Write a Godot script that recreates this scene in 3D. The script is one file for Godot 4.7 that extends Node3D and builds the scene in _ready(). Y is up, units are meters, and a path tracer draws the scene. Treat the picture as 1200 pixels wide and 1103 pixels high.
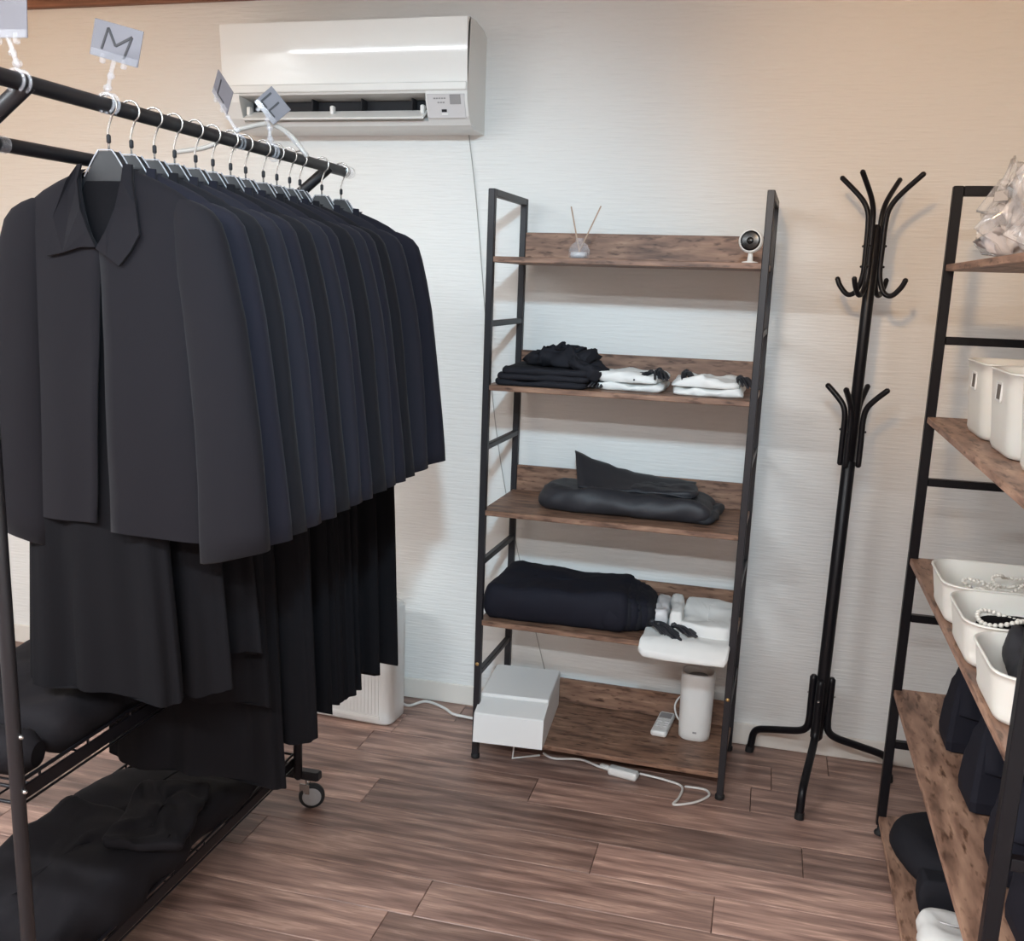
extends Node3D

# ---------------------------------------------------------------- measured layout (metres; y up; back wall at z = WALL_Z)
const WALL_Z := -3.257
const CEIL_Y := 2.42
const LEFT_X := -3.0
const RIGHT_X := 0.80
const FRONT_Z := 1.6
const WARM := Color(1.0, 0.80, 0.56)
const COOL := Color(0.78, 0.92, 1.0)
const RAIL_X := -1.085
const RAIL_Y := 1.735
const BACK_AT := Vector3(-0.7973, 0, -2.8618)      # back shelf: front left foot
const BACK_TURN := -0.03147
const SIDE_AT := Vector3(0.3988, 0, -2.7994)       # side shelf: far front foot
const SIDE_TURN := -0.00439

var used := {}
var M := {}
var noise := FastNoiseLite.new()

# ---------------------------------------------------------------- nodes
func numbered(called: String) -> String:
	var n: int = used.get(called, 0)
	used[called] = n + 1
	return called if n == 0 else "%s_%03d" % [called, n]

func thing(called: String, label: String, category: String, at := Vector3.ZERO, turn := 0.0, group := "") -> Node3D:
	var o := Node3D.new()
	o.name = numbered(called)
	add_child(o)
	o.position = at
	o.rotation.y = turn
	tag(o, label, category, group)
	return o

func tag(o: Node, label: String, category: String, group := "") -> void:
	o.set_meta("label", label)
	o.set_meta("category", category)
	if group:
		o.set_meta("group", group)

func begin() -> SurfaceTool:
	var st := SurfaceTool.new()
	st.begin(Mesh.PRIMITIVE_TRIANGLES)
	return st

func mesh_of(st: SurfaceTool) -> ArrayMesh:
	st.generate_normals()
	st.index()
	return st.commit()

func put(called: String, st: SurfaceTool, mat: Material, parent: Node = null) -> MeshInstance3D:
	return put_mesh(called, mesh_of(st), mat, parent)

func put_mesh(called: String, mesh: Mesh, mat: Material, parent: Node = null) -> MeshInstance3D:
	var o := MeshInstance3D.new()
	o.mesh = mesh
	o.material_override = mat
	o.cast_shadow = GeometryInstance3D.SHADOW_CASTING_SETTING_ON
	if parent == null:
		o.name = numbered(called)
		add_child(o)
	else:
		o.name = called
		parent.add_child(o, true)
	return o

func struct(called: String, st: SurfaceTool, mat: Material) -> MeshInstance3D:
	var o := MeshInstance3D.new()
	o.mesh = mesh_of(st)
	o.material_override = mat
	o.name = called
	o.set_meta("kind", "structure")
	add_child(o)
	return o

func copy_of(src: Node3D, label: String, at: Vector3, turn := 0.0) -> Node3D:
	var c: Node3D = src.duplicate()
	var stem := String(src.name).rstrip("0123456789").trim_suffix("_")
	c.name = numbered(stem)
	add_child(c)
	c.position = at
	c.rotation.y = turn
	c.set_meta("label", label)
	return c

# ---------------------------------------------------------------- shapes
func tri(st: SurfaceTool, a: Vector3, b: Vector3, c: Vector3) -> void:   # counter-clockwise seen from outside
	st.add_vertex(a)
	st.add_vertex(c)
	st.add_vertex(b)

func quad(st: SurfaceTool, a: Vector3, b: Vector3, c: Vector3, d: Vector3) -> void:
	tri(st, a, b, c)
	tri(st, a, c, d)

func loft(st: SurfaceTool, rings: Array, cap0 := true, cap1 := true) -> void:
	for k in rings.size() - 1:
		var p: PackedVector3Array = rings[k]
		var q: PackedVector3Array = rings[k + 1]
		var n := p.size()
		for i in n:
			var j := (i + 1) % n
			quad(st, p[i], p[j], q[j], q[i])
	if cap0:
		fan(st, rings[0], true)
	if cap1:
		fan(st, rings[rings.size() - 1], false)
	st.set_smooth_group(0)

func fan(st: SurfaceTool, r: PackedVector3Array, back: bool) -> void:
	var c := Vector3.ZERO
	for p in r:
		c += p
	c /= r.size()
	st.set_smooth_group(-1)
	for i in r.size():
		var j := (i + 1) % r.size()
		if back:
			tri(st, c, r[j], r[i])
		else:
			tri(st, c, r[i], r[j])

func box(st: SurfaceTool, at: Vector3, size: Vector3, bev := 0.002, basis := Basis.IDENTITY) -> void:
	st.set_smooth_group(-1)
	var h := size / 2.0
	bev = minf(bev, minf(h.x, minf(h.y, h.z)) * 0.45)
	var rings := []
	for k in 4:
		var y: float = [-h.y, -h.y + bev, h.y - bev, h.y][k]
		var e: float = [bev, 0.0, 0.0, bev][k]
		var a := h.x - e
		var b := h.z - e
		var r := PackedVector3Array()
		for c in [[a, b - bev], [a, -b + bev], [a - bev, -b], [-a + bev, -b], [-a, -b + bev], [-a, b - bev], [-a + bev, b], [a - bev, b]]:
			r.append(at + basis * Vector3(c[0], y, c[1]))
		rings.append(r)
	loft(st, rings)
	st.set_smooth_group(0)

func bar(st: SurfaceTool, a: Vector3, b: Vector3, w: float, t: float, side := Vector3.UP, bev := 0.001) -> void:
	var d := (b - a).normalized()
	var s := side.cross(d)
	if s.length() < 0.01:
		s = Vector3.RIGHT.cross(d)
	s = s.normalized()
	box(st, (a + b) / 2.0, Vector3(w, (b - a).length(), t), bev, Basis(s, d, s.cross(d)))

func circle(c: Vector3, u: Vector3, v: Vector3, r: float, n: int) -> PackedVector3Array:
	var p := PackedVector3Array()
	for i in n:
		var a := TAU * i / n
		p.append(c + (u * cos(a) + v * sin(a)) * r)
	return p

func tube(st: SurfaceTool, pts: Array, radius, sides := 8, round_end := false) -> void:
	st.set_smooth_group(0)
	var rings := []
	var u := Vector3.ZERO
	var n := pts.size()
	for i in n:
		var t: Vector3 = (pts[mini(i + 1, n - 1)] - pts[maxi(i - 1, 0)]).normalized()
		if i == 0:
			u = t.cross(Vector3.UP if absf(t.y) < 0.9 else Vector3.RIGHT).normalized()
		else:
			u = (u - t * u.dot(t)).normalized()
		var r: float = radius[i] if radius is Array else radius
		var v := t.cross(u)
		if i == 0 and round_end:
			rings.append(circle(pts[0] - t * r * 0.6, u, v, r * 0.55, sides))
		rings.append(circle(pts[i], u, v, r, sides))
		if i == n - 1 and round_end:
			rings.append(circle(pts[i] + t * r * 0.6, u, v, r * 0.55, sides))
	loft(st, rings)

func smooth_path(pts: Array, steps := 6) -> Array:
	var out := []
	for i in pts.size() - 1:
		var a: Vector3 = pts[maxi(i - 1, 0)]
		var b: Vector3 = pts[i]
		var c: Vector3 = pts[i + 1]
		var d: Vector3 = pts[mini(i + 2, pts.size() - 1)]
		for k in steps:
			out.append(b.cubic_interpolate(c, a, d, float(k) / steps))
	out.append(pts[pts.size() - 1])
	return out

func lathe(st: SurfaceTool, prof: Array, n := 24, at := Vector3.ZERO, basis := Basis.IDENTITY) -> void:   # prof: [radius, height] from below to above
	st.set_smooth_group(0)
	var rings := []
	for p in prof:
		rings.append(circle(at + basis * Vector3(0, p[1], 0), basis * Vector3(0, 0, 1), basis * Vector3(1, 0, 0), maxf(p[0], 0.0002), n))
	loft(st, rings)

func rrect(a: float, b: float, r: float, n: int) -> PackedVector2Array:   # evenly spaced points, counter-clockwise seen from above (x, -z)
	r = clampf(r, 0.0005, minf(a, b) - 0.0001)
	var dense := PackedVector2Array()
	for k in 4:
		var c := Vector2([a - r, -(a - r), -(a - r), a - r][k], [b - r, b - r, -(b - r), -(b - r)][k])
		for i in 9:
			var t := PI / 2 * (k + i / 8.0)
			dense.append(c + Vector2(cos(t), sin(t)) * r)
	var total := 0.0
	var m := dense.size()
	for i in m:
		total += dense[i].distance_to(dense[(i + 1) % m])
	var out := PackedVector2Array()
	var seg := 0
	var run := 0.0
	for k in n:
		var want := total * k / n
		while run + dense[seg].distance_to(dense[(seg + 1) % m]) < want and seg < m - 1:
			run += dense[seg].distance_to(dense[(seg + 1) % m])
			seg += 1
		var l := dense[seg].distance_to(dense[(seg + 1) % m])
		out.append(dense[seg].lerp(dense[(seg + 1) % m], 0.0 if l < 1e-9 else (want - run) / l))
	return out

func ring_at(a: float, b: float, r: float, n: int, y: float, at := Vector3.ZERO) -> PackedVector3Array:
	var out := PackedVector3Array()
	for p in rrect(a, b, r, n):
		out.append(at + Vector3(p.x, y, -p.y))
	return out

# a soft folded thing: rounded block on y = 0, with rumples
func cushion(st: SurfaceTool, size: Vector3, rc: float, re: float, amp: float, freq: float, salt: float, xf := Transform3D.IDENTITY, bend = null, n := 56) -> void:
	st.set_smooth_group(0)
	var a := size.x / 2
	var b := size.z / 2
	var m := minf(a, b)
	var prof := []
	for e in [0.97, 0.6, 0.3]:
		prof.append([re + (m - re) * e, 0.0])
	for k in 9:
		var f := PI * (k / 8.0 - 0.5)
		prof.append([re * (1 - cos(f)), size.y * 0.5 * (1 + sin(f))])
	for e in [0.12, 0.28, 0.45, 0.62, 0.8, 0.97]:
		prof.append([re + (m - re) * e, size.y])
	var rings := []
	for p in prof:
		var r := PackedVector3Array()
		for q in rrect(a - p[0], b - p[0], maxf(rc - p[0], 0.002), n):
			var v := Vector3(q.x, p[1], -q.y)
			var s := v * freq + Vector3(salt * 7.3, salt * 3.1, salt)
			var k: float = clampf(p[1] / size.y * 1.5, 0.0, 1.0)
			v += Vector3(noise.get_noise_3d(s.x, s.y, s.z), noise.get_noise_3d(s.x + 50, s.y, s.z), noise.get_noise_3d(s.x, s.y + 50, s.z)) * amp * Vector3(1, k, 1)
			if bend != null:
				v = bend.call(v)
			r.append(xf * v)
		rings.append(r)
	loft(st, rings)

func prism(st: SurfaceTool, poly: PackedVector2Array, z0: float, z1: float, zf = null, xf := Transform3D.IDENTITY, inset := 0.0) -> void:
	st.set_smooth_group(-1)
	if not Geometry2D.is_polygon_clockwise(poly):
		pass
	else:
		poly = poly.duplicate()
		poly.reverse()
	var idx := Geometry2D.triangulate_polygon(poly)
	var f := []
	var b := []
	for p in poly:
		var z: float = zf.call(p) if zf != null else 0.0
		f.append(xf * Vector3(p.x, p.y, z + z1))
		b.append(xf * Vector3(p.x, p.y, z + z0))
	for i in range(0, idx.size(), 3):
		var o := [idx[i], idx[i + 1], idx[i + 2]]
		var area := (poly[o[1]] - poly[o[0]]).cross(poly[o[2]] - poly[o[0]])
		if area < 0:
			o.reverse()
		tri(st, f[o[0]], f[o[1]], f[o[2]])
		tri(st, b[o[0]], b[o[2]], b[o[1]])
	for i in poly.size():
		var j := (i + 1) % poly.size()
		quad(st, b[i], b[j], f[j], f[i])
	st.set_smooth_group(0)

func table(t: Array, y: float) -> float:   # piecewise values, y falling
	if y >= t[0][0]:
		return t[0][1]
	for i in t.size() - 1:
		if y >= t[i + 1][0]:
			return lerpf(t[i][1], t[i + 1][1], (y - t[i][0]) / (t[i + 1][0] - t[i][0]))
	return t[t.size() - 1][1]

# ---------------------------------------------------------------- materials
func srgb(r: int, g: int, b: int) -> Color:
	return Color8(r, g, b)

func mat(c: Color, rough := 0.6, metal := 0.0) -> StandardMaterial3D:
	var m := StandardMaterial3D.new()
	m.albedo_color = c
	m.roughness = rough
	m.metallic = metal
	return m

func noise_tex(size: int, freq: float, colors: Array, salt: int, octaves := 4, warp := 0.0) -> NoiseTexture2D:
	var n := FastNoiseLite.new()
	n.seed = salt
	n.frequency = freq
	n.noise_type = FastNoiseLite.TYPE_SIMPLEX_SMOOTH
	n.fractal_octaves = octaves
	if warp > 0:
		n.domain_warp_enabled = true
		n.domain_warp_amplitude = warp
		n.domain_warp_frequency = freq * 0.7
	var t := NoiseTexture2D.new()
	t.width = size
	t.height = size
	t.seamless = true
	t.noise = n
	if colors.size():
		var g := Gradient.new()
		g.offsets = PackedFloat32Array(colors.map(func(c): return c[0]))
		g.colors = PackedColorArray(colors.map(func(c): return c[1]))
		t.color_ramp = g
	return t

func textured(tex: Texture2D, scale: Vector3, fine: Texture2D, fine_scale: Vector3, rough: float, offset := Vector3.ZERO, tint := Color.WHITE) -> StandardMaterial3D:
	var m := mat(tint, rough)
	m.albedo_texture = tex
	m.uv1_triplanar = true
	m.uv1_scale = scale
	m.uv1_offset = offset
	if fine:
		m.detail_enabled = true
		m.detail_albedo = fine
		m.detail_blend_mode = BaseMaterial3D.BLEND_MODE_MUL
		m.detail_uv_layer = BaseMaterial3D.DETAIL_UV_2
		m.uv2_triplanar = true
		m.uv2_scale = fine_scale
		m.uv2_offset = offset * 1.7
	return m

func make_materials() -> void:
	var streak := noise_tex(512, 0.016, [], 11, 4)
	M.wall = mat(srgb(226, 225, 222), 0.85)
	M.wall.uv1_triplanar = true
	M.wall.uv1_world_triplanar = true
	M.wall.uv1_scale = Vector3(0.8, 11.0, 0.8)
	M.wall.heightmap_enabled = true
	M.wall.heightmap_texture = streak
	M.wall.heightmap_scale = 0.12
	M.ceiling = mat(srgb(232, 229, 222), 0.9)
	M.panelling = mat(srgb(140, 112, 96), 0.6)
	M.baseboard = mat(srgb(222, 216, 208), 0.5)
	M.crown = textured(noise_tex(256, 0.02, [[0.0, srgb(104, 68, 52)], [1.0, srgb(150, 104, 82)]], 5), Vector3(0.6, 8, 8), null, Vector3.ONE, 0.55)
	var grain := noise_tex(512, 0.02, [[0.0, srgb(206, 201, 198)], [0.45, srgb(242, 240, 239)], [1.0, Color.WHITE]], 21, 5)
	var plank := noise_tex(512, 0.011, [[0.0, srgb(104, 86, 80)], [0.3, srgb(130, 110, 102)], [0.5, srgb(148, 127, 118)], [0.66, srgb(160, 138, 127)], [0.74, srgb(182, 160, 147)], [0.8, srgb(164, 141, 130)], [1.0, srgb(190, 168, 154)]], 31, 4, 18.0)
	M.plank = []
	for i in 8:
		var t: float = [1.0, 0.86, 1.08, 0.93, 1.03, 0.8, 1.12, 0.97][i]
		M.plank.append(textured(plank, Vector3(0.42, 4.0, 4.0), grain, Vector3(0.7, 16, 16), 0.42, Vector3(i * 0.37, 0, i * 0.29), Color(t * 1.06, t * 1.0, t * 0.98)))
	M.joint = mat(srgb(48, 36, 30), 0.8)
	var rustic := noise_tex(512, 0.012, [[0.0, srgb(88, 68, 58)], [0.28, srgb(124, 99, 85)], [0.5, srgb(144, 117, 101)], [0.75, srgb(158, 131, 113)], [1.0, srgb(184, 156, 136)]], 41, 4, 24.0)
	var knots := noise_tex(512, 0.018, [[0.0, srgb(120, 106, 98)], [0.2, srgb(196, 188, 182)], [0.36, Color.WHITE], [1.0, Color.WHITE]], 47, 3, 20.0)
	M.rustic = []
	for i in 5:
		M.rustic.append(textured(rustic, Vector3(0.9, 6.0, 4.2), knots, Vector3(1.6, 6, 6), 0.5, Vector3(i * 0.31 + 0.1, i * 0.2, i * 0.43), Color(0.90, 0.84, 0.80)))
	M.rustic_deep = []
	for i in 5:
		M.rustic_deep.append(textured(rustic, Vector3(3.6, 6.0, 0.8), knots, Vector3(5, 6, 1.4), 0.5, Vector3(i * 0.43, i * 0.2, i * 0.31 + 0.2), Color(1.08, 1.03, 1.0)))
	M.frame = mat(srgb(36, 35, 39), 0.45, 0.15)
	M.black_metal = mat(srgb(19, 18, 22), 0.38, 0.0)
	M.black_metal.metallic_specular = 0.35
	M.rack_metal = mat(srgb(27, 26, 30), 0.45, 0.1)
	M.rubber = mat(srgb(22, 22, 24), 0.7)
	M.chrome = mat(srgb(205, 203, 200), 0.22, 0.9)
	M.brass = mat(srgb(196, 160, 104), 0.3, 0.8)
	M.cloth = []
	for c in [srgb(22, 20, 24), srgb(27, 26, 34), srgb(22, 21, 25), srgb(30, 29, 36)]:
		var m := mat(c, 0.85)
		m.rim_enabled = true
		m.rim = 0.16
		m.metallic_specular = 0.25
		m.rim_tint = 0.3
		M.cloth.append(m)
	M.skirt = mat(srgb(16, 15, 18), 0.9)
	M.cover = mat(srgb(24, 22, 25), 0.8)
	M.bag_cloth = mat(srgb(31, 31, 39), 0.75)
	M.stack_cloth = mat(srgb(36, 36, 41), 0.8)
	M.satin = mat(srgb(40, 40, 45), 0.6)
	M.hanger = mat(srgb(22, 22, 26), 0.5)
	for k in [M.skirt, M.cover, M.bag_cloth, M.stack_cloth]:
		k.metallic_specular = 0.25
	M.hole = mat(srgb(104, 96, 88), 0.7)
	M.rim = mat(srgb(160, 160, 165), 0.2)
	M.grey_clear = mat(srgb(176, 170, 164), 0.3)
	M.white_plastic = mat(srgb(226, 225, 222), 0.35)
	M.ac_body = mat(srgb(222, 221, 218), 0.4)
	M.ac_gloss = mat(srgb(236, 236, 233), 0.06)
	M.ac_panel = mat(srgb(205, 202, 202), 0.4)
	M.dark = mat(srgb(24, 24, 29), 0.7)
	M.lens = mat(srgb(10, 10, 12), 0.25)
	M.grey = mat(srgb(150, 148, 148), 0.5)
	M.bin = mat(srgb(232, 228, 220), 0.5)
	M.bin.subsurf_scatter_enabled = true
	M.bin.subsurf_scatter_strength = 0.05
	M.white_cloth = mat(srgb(226, 225, 222), 0.9)
	M.paper = mat(srgb(226, 224, 222), 0.7)
	M.card = mat(srgb(106, 103, 109), 0.6)
	M.ink = mat(srgb(40, 38, 42), 0.6)
	M.pearl = mat(srgb(238, 232, 222), 0.22)
	M.clear = mat(Color(0.9, 0.9, 0.93, 0.16), 0.08)
	M.clear.transparency = BaseMaterial3D.TRANSPARENCY_ALPHA
	M.film = mat(Color(0.95, 0.95, 0.96, 0.16), 0.12)
	M.film.transparency = BaseMaterial3D.TRANSPARENCY_ALPHA
	M.wrap = mat(srgb(206, 204, 206), 0.3)
	M.reed = mat(srgb(176, 150, 130), 0.7)
	M.cord = mat(srgb(220, 218, 214), 0.5)
	M.thin_cord = mat(srgb(158, 156, 152), 0.6)
	M.heater = mat(srgb(222, 221, 219), 0.6)
	M.tube_glow = mat(srgb(240, 246, 255), 0.5)
	M.tube_glow.emission_enabled = true
	M.tube_glow.emission = Color(0.92, 0.97, 1.0)
	M.tube_glow.emission_energy_multiplier = 6.0
	M.warm_glow = mat(srgb(255, 226, 180), 0.5)
	M.warm_glow.emission_enabled = true
	M.warm_glow.emission = Color(1.0, 0.78, 0.5)
	M.warm_glow.emission_energy_multiplier = 3.0
	noise.seed = 5
	noise.frequency = 1.0
	noise.fractal_octaves = 3

# ---------------------------------------------------------------- the scene
func _ready() -> void:
	var cam := Camera3D.new()
	cam.name = "camera"
	cam.near = 0.05
	cam.far = 50.0
	cam.projection = Camera3D.PROJECTION_FRUSTUM
	var f := 1192.73
	cam.size = 0.05 * 1103.0 / f
	cam.frustum_offset = Vector2((600.0 - 576.42) / f, (585.49 - 551.5) / f) * 0.05
	cam.transform = Transform3D(Basis(Vector3.UP, deg_to_rad(14.8284)) * Basis(Vector3.RIGHT, deg_to_rad(-12.0929)) * Basis(Vector3.BACK, deg_to_rad(1.8706)), Vector3(0, 1.4727, 0))
	add_child(cam)
	cam.current = true

	var env := Environment.new()
	env.background_mode = Environment.BG_COLOR
	env.background_color = Color(0.0, 0.0, 0.0)
	env.tonemap_mode = Environment.TONE_MAPPER_LINEAR
	env.tonemap_exposure = 1.26
	env.sdfgi_enabled = true
	env.ssao_enabled = true
	env.ssil_enabled = true
	var we := WorldEnvironment.new()
	we.name = "environment"
	we.environment = env
	add_child(we)

	make_materials()
	# lights: a cool twin tube fitting ahead of the rack, warm downlights to the left and the right, a second tube fitting over the camera's right
	tube_light(Vector3(-1.95, CEIL_Y, -0.05), 1.9, 10.0, "white twin tube ceiling light ahead of the clothes rail")
	tube_light(Vector3(-0.2, CEIL_Y, 0.9), 1.2, 8.0, "white twin tube ceiling light towards the front wall")
	downlight(Vector3(-2.75, CEIL_Y, -1.7), Vector3(-2.5, 1.7, WALL_Z), 0.62, 47.0, WARM, "round warm ceiling lamp over the left wall corner")
	downlight(Vector3(-0.3, CEIL_Y, -0.4), Vector3(0.75, 2.0, WALL_Z), 2.1, 24.0, WARM, "round warm ceiling lamp over the coat rack side")
	downlight(Vector3(-0.05, CEIL_Y, -0.1), Vector3(-1.1, 1.05, WALL_Z), 4.6, 25.0, COOL, "round cool ceiling spotlight turned to the back shelf")

	build_room()
	build_air_conditioner()
	build_clothes_rack()
	build_clothes()
	build_back_shelf()
	build_side_shelf()
	build_coat_rack()
	build_heater()
	build_cables()

func tube_light(at: Vector3, length: float, energy: float, label: String) -> void:
	var t := thing("ceiling_light", label, "lamp", at, 0, "ceiling lights")
	var st := begin()
	box(st, Vector3(0, -0.025, 0), Vector3(length + 0.06, 0.05, 0.2), 0.008)
	put("housing", st, M.white_plastic, t)
	for s in [-1, 1]:
		st = begin()
		tube(st, [Vector3(-length / 2, -0.066, s * 0.06), Vector3(length / 2, -0.066, s * 0.06)], 0.014, 12, true)
		put("lamp_tube", st, M.tube_glow, t)
	var l := AreaLight3D.new()
	l.name = "tube_lamp"
	l.area_size = Vector2(length, 0.16)
	l.light_color = Color(0.945, 0.978, 1.0)
	l.light_energy = energy
	l.area_range = 12.0
	l.shadow_enabled = true
	l.position = Vector3(0, -0.09, 0)
	l.rotation.x = -PI / 2
	t.add_child(l)

func downlight(at: Vector3, aim: Vector3, energy: float, angle: float, tone: Color, label: String) -> void:
	var t := thing("downlight", label, "lamp", at, 0, "ceiling lights")
	var d := (aim - at).normalized()
	var st := begin()
	lathe(st, [[0.05, -0.012], [0.075, -0.012], [0.08, -0.004], [0.08, 0.0]], 28)
	put("rim", st, M.white_plastic, t)
	var glow := mat(tone, 0.5)
	glow.emission_enabled = true
	glow.emission = tone
	glow.emission_energy_multiplier = 3.0
	st = begin()
	lathe(st, [[0.0, -0.016], [0.035, -0.015], [0.05, -0.012]], 24)
	put("glowing_disc", st, glow, t)
	var l := SpotLight3D.new()
	l.name = "spot_lamp"
	l.light_color = tone
	l.light_energy = energy
	l.light_size = 0.08
	l.spot_range = 10.0
	l.spot_attenuation = 2.0
	l.spot_angle = angle
	l.spot_angle_attenuation = 0.9
	l.shadow_enabled = true
	t.add_child(l)
	l.position = Vector3(0, -0.07, 0)
	l.basis = Basis.looking_at(d, Vector3.RIGHT)

# ---------------------------------------------------------------- room
func build_room() -> void:
	var st := begin()
	var w := RIGHT_X - LEFT_X
	var d := FRONT_Z - WALL_Z
	var mx := (RIGHT_X + LEFT_X) / 2
	var mz := (FRONT_Z + WALL_Z) / 2
	box(st, Vector3(mx, CEIL_Y / 2, WALL_Z - 0.05), Vector3(w + 0.2, CEIL_Y + 0.2, 0.1))
	struct("wall_back", st, M.wall)
	st = begin()
	box(st, Vector3(LEFT_X - 0.05, CEIL_Y / 2, mz), Vector3(0.1, CEIL_Y + 0.2, d))
	struct("wall_left", st, M.wall)
	st = begin()
	box(st, Vector3(RIGHT_X + 0.05, CEIL_Y / 2, mz), Vector3(0.1, CEIL_Y + 0.2, d))
	struct("wall_right", st, M.wall)
	st = begin()
	box(st, Vector3(mx, CEIL_Y / 2, FRONT_Z + 0.05), Vector3(w + 0.2, CEIL_Y + 0.2, 0.1))
	struct("wall_front", st, M.panelling)
	st = begin()
	box(st, Vector3(mx, CEIL_Y + 0.05, mz), Vector3(w, 0.1, d))
	struct("ceiling", st, M.ceiling)
	# floor: a base with the joints' dark colour, and every plank on it
	st = begin()
	box(st, Vector3(mx, -0.056, mz), Vector3(w, 0.1, d))
	var fl := struct("floor", st, M.joint)
	var rng := RandomNumberGenerator.new()
	rng.seed = 77
	var shared := {}
	var pitch := 0.153
	var z0 := -2.80 - pitch * 3
	var row := 0
	while z0 < FRONT_Z - 0.01:
		var za := maxf(z0, WALL_Z)
		var zb := minf(z0 + pitch, FRONT_Z)
		var phase: float = {2: -1.16, 3: -0.565, 4: -1.02, 5: -0.33, 6: -1.235, 7: -0.70, 8: -0.76, 9: -0.1}.get(row, rng.randf_range(-1.2, 0.0))
		var x := phase - 1.22 * 3
		while x < RIGHT_X:
			var xa := maxf(x, LEFT_X)
			var xb := minf(x + 1.22, RIGHT_X)
			if xb - xa > 0.02:
				var size := Vector3(xb - xa - 0.0016, 0.006, zb - za - 0.0016)
				var key := "%.3f %.3f" % [size.x, size.z]
				if not shared.has(key):
					var ps := begin()
					box(ps, Vector3.ZERO, size, 0.0012)
					shared[key] = mesh_of(ps)
				var p := put_mesh("plank", shared[key], M.plank[rng.randi() % 8], fl)
				p.position = Vector3((xa + xb) / 2, -0.003, (za + zb) / 2)
			x += 1.22
		z0 += pitch
		row += 1
	# baseboards and the wooden trim under the ceiling
	st = begin()
	box(st, Vector3(mx, 0.0365, WALL_Z + 0.005), Vector3(w, 0.073, 0.01), 0.003)
	struct("baseboard_back", st, M.baseboard)
	st = begin()
	box(st, Vector3(LEFT_X + 0.005, 0.0365, mz), Vector3(0.01, 0.073, d - 0.03), 0.003)
	struct("baseboard_left", st, M.baseboard)
	st = begin()
	box(st, Vector3(RIGHT_X - 0.005, 0.0365, mz), Vector3(0.01, 0.073, d - 0.03), 0.003)
	struct("baseboard_right", st, M.baseboard)
	st = begin()
	box(st, Vector3(mx, 2.382, WALL_Z + 0.0125), Vector3(w, 0.076, 0.025), 0.004)
	struct("trim_1", st, M.crown)
	st = begin()
	box(st, Vector3(LEFT_X + 0.0125, 2.382, mz), Vector3(0.025, 0.076, d - 0.06), 0.004)
	struct("trim_2", st, M.crown)

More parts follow.
